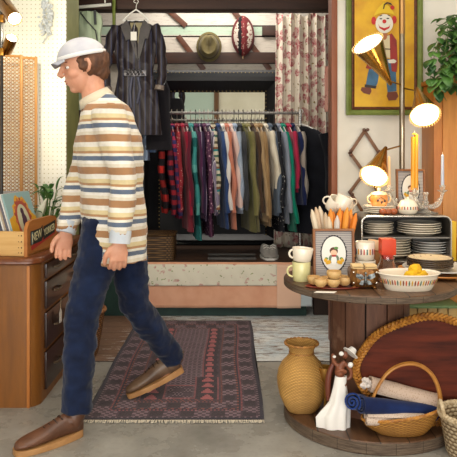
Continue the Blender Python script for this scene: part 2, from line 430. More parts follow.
# curtain
def curtain():
    d0=5.62; 
    t=thing('floral_curtain','cream curtain with pink and red flowers hanging right of the mirror','curtain',P(302,13,5.62))
    xa,xb=PX(274,d0),PX(333,d0); za=PZ(13,d0); zb_=PT+.01
    def f(u,v):
        x=xa+(xb-xa)*u; z=za+(zb_-za)*v
        sp=.93+.07*v
        ph=u*2*PI*6.5; 
        y=d0+.038*math.sin(ph+.8*noise.noise(Vector((u*3,v*1.5,0))))*(.6+.4*v)+.012*noise.noise(Vector((u*9,v*4,2)))
        return Vector(((xa+xb)/2+(x-(xa+xb)/2)*sp - (.03*(1-v)**2 if False else 0)+.008*math.sin(ph*2),y,z-(.03*math.sin(u*PI*3)**2 if v==0 else 0)))
    obj('fabric',M().grid(f,150,50),floral('#e6dccb','#a93a4c','#8f7d52',13,.50),t,world=True,solid=.003)
    m=M()
    for i in range(9):
        x=xa+(xb-xa)*(i+.4)/9; m.tube([(x+.012*math.cos(a),d0,za+.012+.014*math.sin(a)) for a in [2*PI*k/10 for k in range(11)]],.0025,5)
    obj('ring',m,mat('#8a8378',.4,.8),t,world=True)
curtain()
m=M(); m.tube([P(270,9.5,5.62),P(336,12,5.60)],.014,10)
obj('curtain_rod',m,mat('#e8e6e0',.5),label='white rod holding the floral curtain under the dark beam',cat='curtain rod')
# second, pinker fabric strip near the post
def f(u,v):
    x=PX(325,4.6)+(PX(333,4.6)-PX(325,4.6))*u; z=PZ(66+ (0),4.6)*(1-v)+PZ(112,4.6)*v
    return Vector((x,4.6+.015*math.sin(u*9+v*2),z))
obj('pink_scarf',M().grid(f,12,12),specks('#d8a294','#8c4a44',30,.2),solid=.004,label='short pink patterned cloth hanging between curtain and brown post',cat='scarf')
# ---- upper rod and jacket
ro=M(); ro.tube([P(68,8,4.8),P(111,4.5,4.8)],.012,8); ro.tube([P(74,3,4.8),P(74,-12,4.8)],.005,6);ro.tube([P(105,3,4.8),P(105,-12,4.8)],.005,6)
obj('hanging_rod',ro,mat('#dcdcd6',.4),label='white rod high on the left carrying the pale green blouse',cat='rod')
gp=M().tube([P(114,-8,4.9),P(114,25,4.9)],.013,8); obj('support_pole',gp,mat('#6c7a2c',.4),label='short olive green pole beside the dark jacket collar',cat='pole')
JD=4.85
def hanger_mesh(w=.2,white=False,r=.003,hk=0):
    m=M(); m.tube(spl([(0,0,-.0+hk),(.0,.018,.012+hk),(0,.0,.028+hk),(0,-.018,.012+hk),(0,-.004,-.012+hk),(0,0,-.05)],4),r*.8,6)
    m.tube([(0,-w,-.135),(0,-w*.5,-.085),(0,0,-.05),(0,w*.5,-.085),(0,w,-.135)],r if not white else r*2.2,6)
    m.tube([(0,-w,-.135),(0,w,-.135)],r*(1 if not white else 1.8),6); return m
o=obj('coat_hanger',hanger_mesh(.1,True,.003),mat('#f2f0ea',.4),loc=P(136,3,JD),rz=PI/2,label='white plastic hanger inside the collar of the dark belted jacket',cat='hanger')
# dark leather-look jacket seen from the front
jm=stripes([(0,'#2a2427'),(.5,'#332b2c'),(.72,'#5c5963'),(.80,'#2c2730'),(.9,'#454a66')],.042,0,.38,.25,False)
jt=thing('belted_jacket','dark striped leather jacket with belt and tag hanging from a white hanger','jacket',P(136,20,JD))
def jp(x,y,dy=0): p=P(x,y,JD); return (p.x,p.y+dy,p.z)
def flatloft(rows,th,nn=20):
    """rows: (xl,xr,y) pixel-sized garment rows at JD"""
    m=M(); rings=[]
    for i,(a,b,y) in enumerate(rows):
        c=(a+b)/2; hw=(b-a)/2; ring=[]
        for k in range(nn):
            t=2*PI*k/nn; x=c+hw*math.cos(t); s=math.sin(t)
            q=Vector(jp(x,y,th*s)); q.y+=.010*math.sin(x*.9+y*.05)*(1 if s<0 else .3)+.012*noise.noise(Vector((x*.15,y*.07,3))); ring.append(q)
        rings.append(ring)
    return m.loft(rings)
rows=[(128,145,22),(119,152,25),(114,158,30),(113,158,38),(114,157,50),(116,155,62),(118,153,72),(117,154,80),(114,158,95),(112,160,115),(110,162,135)]
R2=[]
for i in range(len(rows)-1):
    for k in range(3): t_=k/3; R2.append(tuple(rows[i][j]*(1-t_)+rows[i+1][j]*t_ for j in range(3)))
R2.append(rows[-1]); obj('jacket_body',flatloft(R2,.045,28),jm,jt,world=True)
for s_,pts in ((-1,[(117,27),(111,42),(108,60),(107,75),(109,90)]),(1,[(154,27),(160,42),(162,60),(163,75),(160,88)])):
    q=spl([jp(x,y,-.01-.05*(i/4)) for i,(x,y) in enumerate(pts)],5)
    sl=obj('sleeve',M().tube([Vector(p)+Vector((.004*math.sin(i*1.3),0,0)) for i,p in enumerate(q)],[.042-.010*i/(len(q)-1)+.003*math.sin(i*1.9) for i in range(len(q))],14),jm,jt,world=True)
    obj('cuff',M().tube([Vector(q[-2]),Vector(q[-1])+Vector((0,0,-.012))],[.036,.037],14),mat('#9a8c80',.6,c2='#5b4c46',scale=40),sl,world=False) if False else None
    a,b=Vector(q[-2]),Vector(q[-1])+Vector((0,0,-.02)); obj('cuff',M().tube([a,b],[.034,.036],14),mat('#8d8177',.6,c2='#5b4c46',scale=40),jt,world=True)
def poly(pts,dy,th): m=M(); m.prism([jp(x,y,dy) for x,y in pts],(0,th,0)); return m
lap=mat('#3a3132',.45,c2='#29231f',scale=30)
obj('lapel',poly([(128,21),(122,28),(127,42),(131,40),(137,58),(139,62),(137,44),(132,30)],-.058,.012),lap,jt,world=True)
obj('lapel',poly([(145,21),(152,28),(149,40),(146,40),(140,62),(139,58),(139,46),(141,30)],-.058,.012),lap,jt,world=True)
obj('shirt_lining',poly([(131,24),(143,24),(140,45),(138,48),(134,40)],-.048,.004),mat('#8a8163',.8),jt,world=True)
bl=M(); bl.cbox(jp(136,74,-.045),(.17,.02,.045),.005)
for k in range(14): bl.ell(jp(128+k*1.2,73+2.4*math.sin(k*2.1),-.062),.010,8,6)
obj('belt',bl,mat('#77757a',.4,.6,c2='#2e2a2e',scale=60),jt,world=True)
m=M(); m.tube([jp(133,78,-.06),jp(131,92,-.06),jp(132,108,-.05)],[.010,.012,.008],8); m.tube([jp(139,78,-.06),jp(141,90,-.06),jp(138,104,-.05)],[.010,.012,.008],8); obj('belt_end',m,mat('#55576a',.4,.3),jt,world=True)
m=M(); m.box((0,0,0),(.045,.003,.065),.001); m.xf(Matrix.Translation(Vector(jp(132,42,-.068)))); m.tube([jp(136,24,-.05),jp(135,34,-.066)],.0015,4); obj('price_tag',m,mat('#efece4',.7),jt,world=True,label='white price tag')
# pale green blouse
JD=4.8
bt=thing('sleeveless_blouse','pale green sleeveless blouse hanging from the white rod, upper left','blouse',P(87,12,4.8))
rows=[(80,97,12),(74,102,16),(73,103,24),(75,101,34),(74,102,50),(72,103,75),(70,105,110)]
obj('blouse_body',flatloft(rows,.035,24),cloth('#bccbb0','#a9ba9d'),bt,world=True)
m=M(); m.tube([jp(82,14,-.05),jp(88,22,-.06),jp(97,32,-.05),jp(99,45,-.05)],.005,6); m.tube([jp(96,12,-.05),jp(97,26,-.06)],.010,6); obj('strap',m,mat('#33383a',.5),bt,world=True)
JD=4.85
dk=thing('dark_dress','long dark dress hanging beneath the belted jacket sleeve','dress',P(164,98,5.0))
JD=5.0; obj('dress_body',flatloft([(150,166,80),(146,170,90),(146,170,112),(146,172,150)],.03),cloth('#1d1b20'),dk,world=True)
# ================= CLOTHES RACK =================
RD=5.25; RZ=PZ(113,RD)
t=thing('clothes_rack','silver garment rack with a ribbed rail standing on the green platform','clothes rack',(-.1,RD,PT))
chrome=mat('#b9b7b2',.25,1); steel=mat('#9c9a96',.35,.9,c2='#6e6a66',scale=90)
obj('rail',M().tube([(PX(128,RD),RD,RZ),(PX(301,RD),RD,RZ)],.011,10),steel,t,world=True)
m=M()
n=150
for i in range(n):
    x=PX(130,RD)+(PX(298,RD)-PX(130,RD))*i/n; m.tube([(x,RD,RZ),(x+.004,RD,RZ)],.0135,8)
obj('rail_ribs',m,steel,t,world=True)
for x,y0 in ((PX(130,RD),118),(PX(300,RD),109)):
    p=obj('post',M().tube([(x,RD,PT+.05),(x,RD,RZ+.03)],.013,10),chrome,t,world=True)
    f_=M(); f_.tube([(x,RD-.22,PT+.055),(x,RD-.1,PT+.075),(x,RD+.1,PT+.075),(x,RD+.22,PT+.055)],.012,8); obj('foot',f_,chrome,t,world=True)
    for s_ in (-1,1):
        w_=M(); w_.lathe([(.0,-.012),(.027,-.012),(.027,.012),(0,.012)],16,(x,RD+s_*.22,PT+.028),Matrix.Rotation(PI/2,4,'Y')); obj('caster_wheel',w_,mat('#222222',.5),t,world=True)
def garment(name,label,cat,xp,L,mt,sl=.55,yaw=.12,slant=.03,w=.205,th=.016,coll=None,hw=None,cuff=None,sr=.018):
    x=PX(xp,RD); root=thing(name,label,cat,(x,RD,RZ-.04),yaw,'garments hanging on the rack')
    rnd=random.Random(int(xp*10)); ph=rnd.random()*9
    # torso : flattened sections perpendicular to the rail
    rings=[]; NZ=22
    for i in range(NZ+1):
        v=i/NZ; z=-.075-L*v
        hwid= .05+(w-.05)*min(1,(v*L/.085))**.7 if v*L<.085 else w*(1+.08*v)
        if i==0: hwid=.05
        tk=th*(.8+.6*v) if v>0 else th*1.1; ring=[]
        for k in range(24):
            a=2*PI*k/24; y=hwid*math.cos(a); s=math.sin(a)
            fold=.009*v*math.sin(y*38+ph+v*2)+.006*noise.noise(Vector((y*9,z*5,ph)))
            ring.append(Vector((tk*s*(1 if abs(s)<.99 else 1)+fold+slant*v*L*2,y,z+.01*noise.noise(Vector((y*8,ph,0)))*v)))
        rings.append(ring)
    obj('torso',M().loft(rings),mt,root)
    if sl:
        for sd in (-1,1):
            pts=[];rr=[]
            for i in range(15):
                v=i/14; z=-.125-sl*v; bend=.03*math.sin(v*PI*.9)
                pts.append((slant*v*sl*2+.006*math.sin(v*9+ph)+.01*noise.noise(Vector((v*3,ph,sd))),sd*(w-.01+.05*min(1,v*2.2)+bend*.4+.012*noise.noise(Vector((v*4,ph,5)))),z))
                r_=sr*(1.0-.15*v)+.003*math.sin(v*17+ph)
                rr.append((r_*1.9,r_) if v>.05 else (r_*1.2,r_*.9))
            s_=obj('sleeve',M().tube(pts,rr,12,ref=(0,1,0)),mt,root)
            if cuff:
                a=Vector(pts[-1]); obj('cuff',M().tube([a+Vector((0,0,.03)),a-Vector((0,0,.03))],[(sr*1.75,sr*1.02)]*2,12,ref=(0,1,0)),cuff,root)
    cm=M(); 
    for sd in (-1,1):
        cm.loft([[Vector((tx,sd*(.012+.05*u),-.058-.02*u+zz)) for tx,zz in ((-.016,0),(-.02,.012),(0,.018),(.02,.012),(.016,0),(0,-.012))] for u in (0,.5,1)])
    obj('collar',cm,coll or mt,root)
    hg=obj('coat_hanger',hanger_mesh(hw or .17,cuff=='x',hk=.04),_hm[rnd.randrange(3)],loc=(x,RD,RZ-.04),rz=yaw,label='hanger of the '+' '.join(label.replace(' on the rack','').replace(',','').split()[:12]),cat='hanger',group='hangers on the rack rail')
    return root
_hm=[mat('#3a3836',.4,.6),mat('#cfcac0',.4),mat('#b9b2a4',.35,.8)]
GL=[
('kids_blouse','pale blue short blouse at the left end of the rack','blouse',146,.26,cloth('#9fb4d6'),.12,.0),
('kids_blouse','light blue tiny blouse second from the left end of the rack','blouse',152,.20,cloth('#7f9cc4'),.08,.0),
('flannel_shirt','red and black buffalo plaid flannel shirt on the rack, leftmost long sleeved one','shirt',160,.66,plaid('#b02a25','#231c22','#151317',9),.60,.03),
('flannel_shirt','dark red and black checked shirt right of the buffalo plaid one','shirt',166,.64,plaid('#8f2530','#2a2030','#1e1a2a',13),.62,.03),
('flannel_shirt','purple and red plaid shirt on the rack left of the red dotted shirt','shirt',171.5,.70,plaid('#a0304c','#3c3566','#252138',16),.62,.035),
('blouse','dark red blouse with small pale dots on the rack','blouse',177,.60,specks('#8d2a35','#d8b7a8',50,.18),.58,.02),
('shirt','crimson long sleeved shirt left of the teal one on the rack','shirt',182,.80,cloth('#a3223c','#8a1c34'),.62,.03),
('shirt','maroon shirt tucked between crimson and teal shirts','shirt',186,.76,cloth('#5f1c30'),.55,.02),
('velvet_dress','teal and turquoise shimmering dress left of centre on the rack','dress',190.5,.86,stripes([(0,'#3f8c8c'),(.5,'#226062'),(.75,'#5ea5a2')],.31,2,.5,.5),.62,.03),
('blouse','dark purple blouse right of the teal dress','blouse',195.5,.70,cloth('#4e2548'),.60,.02),
('shirt','midnight purple shirt with thin pale piping on the rack','shirt',199.5,.72,stripes([(0,'#33263f'),(.8,'#8b7d95')],.035,0),.62,.02),
('floral_dress','maroon dress with pink flowered hem, left of the striped shirt','dress',204,.84,specks('#5a3550','#c9a3b0',38,.25),.60,.02),
('striped_shirt','lavender grey shirt with white stripes on the rack','shirt',208,.66,stripes([(0,'#8d8399'),(.6,'#d4cfd8'),(.75,'#4b4358')],.03,1),.62,.02),
('tribal_shirt','cream shirt with teal and brown bands near the middle of the rack','shirt',212.5,.66,stripes([(0,'#c9bfa4'),(.2,'#4f6f62'),(.32,'#d6ceba'),(.5,'#2f8a90'),(.6,'#8a5d48'),(.72,'#cfc6b0'),(.86,'#5b5546')],.16,2,.8,.4),.58,.02,),
('denim_shirt','navy blue denim shirt left of the white blouse','shirt',217.5,.78,cloth('#2c416e','#3a5284'),.60,.03),
('blouse','white blouse between the navy denim and salmon shirts','blouse',222,.62,cloth('#e9e4df'),.58,.02),
('shirt','salmon pink shirt left of the pale pink one','shirt',226,.78,cloth('#cf8674','#c67a5c'),.60,.03),
('blouse','pale pink blouse right of the salmon shirt','blouse',230,.60,cloth('#e5c8c0'),.56,.02),
('denim_shirt','light blue washed denim shirt in the middle of the rack','shirt',234,.66,cloth('#8d9fb8','#b3c0cf'),.58,.02),
('jacket','charcoal grey jacket right of the light denim shirt','jacket',238.5,.62,cloth('#36383c','#4a4c50'),.58,.02),
('shirt','olive green long sleeved shirt on the rack','shirt',243,.80,cloth('#7b7748','#6a673c'),.62,.03),
('shirt','khaki green shirt right of the olive one','shirt',247.5,.80,cloth('#8d8557','#787149'),.62,.03),
('cardigan','dark brown cardigan between khaki and tan shirts','cardigan',251.5,.70,cloth('#4d3a2c'),.60,.02),
('shirt','light tan shirt left of the beige coat','shirt',255,.72,cloth('#b59873','#a58862'),.62,.03),
('coat','beige brown coat left of the cream blouse','coat',259.5,.76,cloth('#92744f','#a3845d'),.64,.03),
('blouse','cream white blouse with wide bright sleeve on the rack','blouse',264.5,.56,cloth('#e8dfcc','#d9cfb8'),.42,.05),
('shirt','slate blue shirt right of the cream blouse','shirt',269,.68,cloth('#5c6878'),.60,.02),
('floral_dress','black dress with small white flowers left of the green cardigan','dress',273.5,.80,specks('#25262c','#b9b7b2',45,.2),.56,.02),
('shirt','pale grey shirt behind the green cardigan','shirt',277.5,.74,cloth('#8c93a3'),.60,.02),
('cardigan','bright emerald green cardigan near the right end of the rack','cardigan',282,.80,cloth('#0f8a6f','#0b7a62'),.68,.04),
('shirt','crimson pink shirt right of the green cardigan','shirt',287.5,.50,cloth('#b02a4a'),.42,.02),
('blazer','navy blue blazer left of the big black coat','blazer',292,.60,cloth('#1e2750'),.54,.02),
('shirt','grey beige shirt beside the big black coat','shirt',296,.55,cloth('#a0968c'),.50,.02),
]
for i,(nm,lb,ct,xp,L,mt,sl,sn) in enumerate(GL):
    L*=1.05; sl*=1.05
    small=nm=='kids_blouse'; wide='cream white' in lb or 'buffalo' in lb
    garment(nm,lb,ct,xp,L,mt,sl,.17+.05*math.sin(i*2.3),sn,w=.13 if small else .205,sr=.026 if wide else .0205,hw=.10 if small else .17)
def coat():
    root=thing('black_coat','long black coat turned outward at the right end of the rack','coat',(PX(300,RD)+.01,RD-.0,RZ-.04),math.radians(58),'garments hanging on the rack')
    bk=cloth('#16171d','#20222a'); rings=[]
    for i in range(27):
        v=i/26; z=-.07-.87*v; hwid=.055+.175*min(1,(v*.87/.10))**.6; hwid*=1+.06*v; ring=[]
        for k in range(30):
            a=2*PI*k/30; y=hwid*math.cos(a); fold=.012*v*math.sin(y*22+1)+.008*noise.noise(Vector((y*5,z*3,1)))
            ring.append(Vector(((.028+.02*v)*math.sin(a)+fold,y,z)))
        rings.append(ring)
    obj('torso',M().loft(rings),bk,root)
    for sd in (-1,1):
        pts=[(.0+.01*math.sin(v*7)+ (.02*v),sd*(.20+.055*min(1,v*2)),-.13-.62*v) for v in [i/14 for i in range(15)]]
        obj('sleeve',M().tube(pts,[(.045-.008*i/14+.003*math.sin(i*1.4),.036) for i in range(15)],14,ref=(0,1,0)),bk,root)
    cm=M()
    for sd in (-1,1): cm.prism([(.03,sd*.01,-.06),(.03,sd*.075,-.085),(.045,sd*.06,-.2),(.05,sd*.012,-.34)],(.01,0,0))
    obj('lapel',cm,cloth('#22242b'),root)
    obj('coat_hanger',hanger_mesh(.17,True,.004,.04),mat('#e8e6e0',.4),loc=root.location,rz=root.rotation_euler.z,label='white hanger at the right end of the rail holding the long black coat',cat='hanger')
coat()
# items on platform
t=thing('wicker_hamper','dark rectangular wicker hamper on the left of the platform','basket',P(148,262,5.02))
t.location=(PX(148,5.1),5.1,PT)
wk=weave('#7a5a35','#22150c',26,60)
def wbox(sx,sy,h,r=.02,flare=.0,n=40):
    rings=[]
    for z,k in ((0,1),(h*.25,1),(h*.5,1),(h*.75,1),(h,1),(h,.92),(h*.5,.92),(.015,.92)):
        ring=[]
        for i in range(n):
            a=2*PI*i/n; c,s=math.cos(a),math.sin(a); e=.22
            ring.append((math.copysign(abs(c)**e,c)*sx/2*(k+flare*z/h),math.copysign(abs(s)**e,s)*sy/2*(k+flare*z/h),z))
        rings.append(ring)
    return M().loft(rings)
obj('basket_body',wbox(.44,.28,.19),wk,t)
m=M(); m.loft([[(p[0]*k,p[1]*k,z) for p in [(math.copysign(abs(math.cos(2*PI*i/40))**.22,math.cos(2*PI*i/40))*.225,math.copysign(abs(math.sin(2*PI*i/40))**.22,math.sin(2*PI*i/40))*.145) for i in range(40)]] for z,k in ((.19,1),(.20,1.02),(.205,.9),(.207,.2))]); obj('lid',m,wk,t)
def shoe(root,L,W,Hh,mu,ms,lace=None,rake=0):
    # low shoe pointing along -Y, toe at y=-L
    rings=[];N=18
    for i in range(13):
        v=i/12; y=-L*v; wd=W/2*(.72+.28*math.sin(min(1,v*1.35)*PI*.5))*(math.sqrt(max(0,1-max(0,(v-.72)/.285)**2)) if v>.72 else 1)*(.8 if i==0 else 1)
        top=Hh*(1 if v<.3 else 1-.62*((v-.3)/.7)**.8)*(.9 if i==0 else 1)
        rings.append([(wd*math.cos(2*PI*k/N)*(1 if math.sin(2*PI*k/N)<0 else .8),y,.014+(top-.014)*(.5+.5*math.sin(2*PI*k/N))) for k in range(N)])
    obj('upper',M().loft(rings),mu,root)
    pts=[]
    for i in range(28):
        a=2*PI*i/28; v=.5-.5*math.cos(a); wd=W/2*1.06*(.74+.26*math.sin(min(1,v*1.35)*PI*.5)); s=math.sin(a); pts.append((wd*math.copysign(abs(s)**.45,s),.005-(L+.01)*v,0))
    obj('sole',M().prism(pts,(0,0,.016)),ms,root)
    if lace:
        m=M()
        for k in range(4):
            y=-L*(.38+.09*k); z=Hh*(.93-.14*k)+.004; m.tube([(-W*.26,y,z-.008),(0,y,z+.003),(W*.26,y,z-.008)],.003,5)
        obj('laces',m,lace,root)
for x,s_,lb in ((261,.18,'left grey canvas shoe on the platform edge below the rack'),(272,-.16,'right grey canvas shoe on the platform edge below the rack')):
    r=thing('canvas_shoe',lb,'shoe',(PX(x,5.16)+.02,5.22,PT),s_,'grey shoes on the platform')
    shoe(r,.25,.095,.10,cloth('#a39e98','#8e8984'),mat('#d9d6cf',.6),mat('#e9e6df',.7))
obj('serving_tray',M().box((-.19,-.10,0),(.19,.10,.012),.004).box((-.19,-.10,.012),(.19,-.092,.02)).box((-.19,.092,.012),(.19,.1,.02)),mat('#4a433d',.4,c2='#2c2723'),loc=(PX(250,5.08),5.09,PT),label='dark flat tray beneath the grey shoes' if False else 'dark flat tray on the platform left of the grey shoes',cat='tray')
bpy.data.objects['serving_tray'].location.x=PX(232,5.09)
# ================= RUG =================
RX0,RX1,RY0,RY1=-.682,.166,2.985,4.76
NU,NV=92,190
PLUM,MAUVE,NAVY,RUST,CORAL,DUSK='#33242b','#866c74','#2a2533','#8d4e40','#a85a5c','#4a363f'
rc=[PLUM,MAUVE,NAVY,RUST,CORAL,DUSK]
rmats=[]
for c in rc:
    g=G('rug_'+c[1:]); n=g.noise(160); g.bump(n,.5,.004); c_=g.mix(g.math('MULTIPLY',g.mask(g.noise(25),.3,.7),.35),c,'#3a2b30'); rmats.append(g.done(c_,.95,0,.1,Sheen_Weight=.2))
def rugc(i,j):
    e=min(i,NU-1-i); f=min(j,NV-1-j); b=min(e,f)
    lat=(i+j)%2
    if b<2: return 2
    if b==2: return 1 if (i+j)%3==0 else 0
    def squares(b0,w_,s):
        # along-coordinate
        a=(j if e<f else i)
        q=(a//w_)%2
        if q==s: return 0 if (b-b0)%7 and a%w_ else 5
        return 1 if ((i%4<2)!=(j%4<2)) else 5
    if b<11: return squares(3,8,0)
    if b==11: return 4 if (i+j)%2 else 0
    if b==12: return 2
    if b==13: return 3 if (i+j)%4<2 else 0
    if b<22: return squares(14,8,1)
    if b==22: return 3 if (i+j)%2 else 0
    if b==23: return 5
    # inner end panels
    if f<60 and j<NV/2:
        u=e-24
        if f<26: return 3 if (i+j)%4==0 else 5
        if u<14:
            if u in (0,13): return 4 if f%2 else 5
            ju=(f-26)%9
            tw=4-ju//2
            if abs(u-6)<=tw-1 and ju<7: return 4 if u<12 else 0
            return 0
        if f in (27,46) : return 4
        if f<46 and 15<=u: return 5 if ((i//6+j//6)%2) else (1 if lat and (j%3) else 0)
    u=e-24
    if u==9: return 4 if j%2 else 5
    if 1<=u<9 and j>60:
        ju=j%10; 
        if abs(u-5)<= (2-ju//4) and ju<8: return 4
        return 0
    if u<9: return 0 if (j//5)%2 else 5
    return 1 if ((i%3==0)!=(j%3==0)) else (0 if lat else 5)
def build_rug():
    t=thing('persian_rug','worn plum and rust patterned oriental rug on the concrete floor','rug',((RX0+RX1)/2,(RY0+RY1)/2,.0045))
    m=M(); bm=m.bm
    V=[[bm.verts.new((RX0+(RX1-RX0)*i/NU+.006*math.sin(j*.05),RY0+(RY1-RY0)*j/NV,.013+.002*noise.noise(Vector((i*.08,j*.08,0))))) for j in range(NV+1)] for i in range(NU+1)]
    for i in range(NU):
        for j in range(NV):
            f=bm.faces.new((V[i][j],V[i+1][j],V[i+1][j+1],V[i][j+1])); f.material_index=rugc(i,j)
    B=[bm.verts.new((v.co.x,v.co.y,.0048)) for v in (V[0][0],V[NU][0],V[NU][NV],V[0][NV])]
    bd=[V[i][0] for i in range(NU+1)]; 
    f=bm.faces.new([B[0],B[1]]+bd[::-1]); f=bm.faces.new([B[1],B[2]]+V[NU][::-1]); f=bm.faces.new([B[2],B[3]]+[V[i][NV] for i in range(NU+1)]); f=bm.faces.new([B[3],B[0]]+V[0]); 
    obj('pile',m,rmats,t,world=True)
    m=M()
    for side,y in ((-1,RY0),(1,RY1)):
        for k in range(190):
            x=RX0+(RX1-RX0)*(k+.5)/190+.006*(math.sin(9.5) if side>0 else 0); L=.016+.012*random.random(); dx=random.uniform(-.008,.008)
            m.tube([(x,y-side*.002,.010),(x+dx*.5,y+side*L*.5,.0065),(x+dx,y+side*L,.0062)],.0019,4)
    o=obj('fringe',m,mat('#d8cdb9',.9),t,world=True,kind='stuff',label='cream tasselled fringe')
build_rug()
# ================= DRESSER =================
DX=PX(38,3.15); DT=PZ(258,3.15); DXL=-1.62; DY0,DY1=3.15,4.08
t=thing('dresser','brown wooden dresser with rounded corner and drawers facing the walkway','dresser',(-1.28,3.6,0))
side=wood('#6d4015','#935c1f','z',4,.4,coat=.1); dk_=wood('#27140e','#3d2015','y',4,.35,coat=.3)
m=M(); pts=[(DXL,DY0),(DX-.075,DY0)]+[(DX-.075+.075*math.sin(a),DY0+.075-.075*math.cos(a)) for a in [PI/2*k/8 for k in range(1,9)]]+[(DX,DY1),(DXL,DY1)]
m.prism([(x,y,.0) for x,y in pts],(0,0,DT-.035)); obj('body',m,side,t,world=True)
m=M(); ov=.018; pts=[(DXL-.0,DY0-ov),(DX-.07,DY0-ov)]+[(DX-.07+(.07+ov)*math.sin(a),DY0+.07-(.07+ov)*math.cos(a)) for a in [PI/2*k/8 for k in range(1,9)]]+[(DX+ov,DY1),(DXL,DY1)]
rings=[[(x,y,DT-.036) for x,y in pts]]
def off(k,z): 
    cx,cy=-1.25,3.62
    return [(x+(cx-x)*k,y+(cy-y)*k,z) for x,y in pts]
m.loft([off(.03,DT-.036),off(.0,DT-.028),off(.0,DT-.012),off(.012,DT-.004),off(.03,DT)]); obj('top',m,wood('#5b2c16','#7b4420','y',4,.35,coat=.3),t,world=True)
obj('corner_post',M().box((DX-.055,DY0-.004,0.0),(DX-.04,DY0+.01,DT-.04),.002),wood('#a8642c','#c07c3c','z',4),t,world=True)
zs=[(.05,.24),(.26,.44),(.46,.60),(.615,.69)]
for a,b in zs:
    dr=obj('drawer',M().box((DX-.004,DY0+.11,a),(DX+.012,DY1-.05,b),.004),dk_,t,world=True)
    for yy in (DY0+.24,DY1-.28):
        zc=(a+b)/2; m=M(); m.tube(spl([(DX+.012,yy,zc),(DX+.032,yy+.01,zc+.002),(DX+.034,yy+.05,zc+.004),(DX+.032,yy+.09,zc+.002),(DX+.012,yy+.10,zc)],4),.006,6); obj('handle',m,mat('#6b5a48',.35,.8),dr,world=True)
t=thing('price_tag','white paper price tag hanging on string from a dresser drawer','tag',P(55,312,3.4))
y_=3.42;xx=DX+.04
obj('tag_card',M().prism([(xx,y_-.022,PZ(322,y_)),(xx,y_+.022,PZ(322,y_)),(xx,y_+.022,PZ(312,y_)),(xx,y_,PZ(308,y_)),(xx,y_-.022,PZ(312,y_))],(.0015,0,0)),mat('#e8e3dc',.8),t,world=True)
obj('string',M().tube([(xx,y_,PZ(310,y_)),(xx+.002,y_+.003,PZ(298,y_))],.0012,5),mat('#b9a684',.9),t,world=True)
# crate with records
t=thing('wooden_crate','pine wooden crate of records with a black lettered sign on its end','crate',(-1.0,3.18,DT)); t.rotation_euler.z=math.radians(-7.5)
pine=wood('#c99a5a','#e0b878','x',5,.6); pend=wood('#a2612c','#bb7a3c','y',5,.5)
obj('side_panel',M().box((-.52,.0,.005),(-.016,.014,.125),.002),pine,t)
obj('side_panel',M().box((-.52,.355,.005),(-.016,.369,.125),.002),pine,t)
obj('bottom_panel',M().box((-.52,.014,0),(-.0,.355,.012)),pine,t)
e=M(); pr=[(0,0,0),(0,.369,0),(0,.369,.15),(0,.35,.172),(0,.30,.178),(0,.06,.178),(0,.02,.168),(0,0,.14)]
e.prism(pr,(-.018,0,0)); obj('end_panel',e,pend,t)
e=M(); e.prism(pr,(-.018,0,0)); e.xf(Matrix.Translation((-.50,0,0))); obj('end_panel',e,pend,t)
m=M(); 
for z in (.02,.045,.075,.105): m.ell((-.03,-.001,z),.0035,6,4); m.ell((-.045,-.001,z),.0025,6,4)
obj('nail',m,mat('#4a3a2a',.5,.5),t)
# sign : two black slanted panels over a red band
sg=M(); sg.prism([(0.001,.035,.052),(0.001,.165,.058),(0.001,.19,.085),(0.001,.175,.14),(0.001,.16,.127),(0.001,.035,.122)],(.0015,0,0)); sg.prism([(0.001,.19,.06),(0.001,.335,.085),(0.001,.345,.15),(0.001,.19,.13)],(.0014,0,0))
so=obj('sign_panel',sg,mat('#1c211c',.6),t)
sg=M(); sg.prism([(0.0005,.05,.025),(0.0005,.18,.048),(0.0005,.34,.075),(0.0005,.35,.095),(0.0005,.19,.075),(0.0005,.04,.045)],(.0009,0,0)); obj('red_band',sg,mat('#b02f26',.6),t)
def text(s,size,loc,rot,parent,mt,ext=.0006,shear=0,sx=1):
    cu=bpy.data.curves.new('lettering','FONT'); cu.body=s; cu.size=size; cu.extrude=ext; cu.shear=shear; cu.align_x='CENTER'; cu.align_y='CENTER'
    o=bpy.data.objects.new('tmp',cu); C.objects.link(o); dg=bpy.context.evaluated_depsgraph_get(); me=bpy.data.meshes.new_from_object(o.evaluated_get(dg)); bpy.data.objects.remove(o)
    n_=bpy.data.objects.new('lettering',me); C.objects.link(n_); me.materials.clear(); me.materials.append(mt); n_.parent=parent; n_.location=loc; n_.rotation_euler=rot; n_.scale=(sx,1,1); return n_
cream=mat('#d9cfa0',.6)
RT=(Matrix.Rotation(math.radians(8),4,'X')@Matrix.Rotation(PI/2,4,'Z')@Matrix.Rotation(PI/2,4,'X')).to_euler()
text('NEW',.062,(.004,.105,.092),RT,so,cream,sx=.82); text('YORKER',.052,(.004,.262,.106),RT,so,cream,sx=.72)
sl_=M(); sl_.prism([(.0026,.045,.055),(.0026,.06,.056),(.0026,.06,.118),(.0026,.045,.117)],(.0008,0,0)); obj('sign_stripe',sl_,mat('#8a9a98',.6),so)
# records
rcol=['#d8d5d0','#6a6670','#b7a48c','#e6e3de','#4d5364','#8d7f9a','#c7c1b4','#57504a','#9aa6b0']
names=['white','dark grey','tan','off white','slate blue','lilac','beige','brown','pale blue']
ry=3.24
def rec(k,x,mt,lb):
    o=obj('record_sleeve',M().box((-.0035,0,0),(.0035,.305,.305),.001),mt,loc=(x,ry+.01,DT+.014),label=lb,cat='record',group='records in the pine crate'); o.rotation_euler=(0,math.radians(-17),math.radians(-7.5)); return o
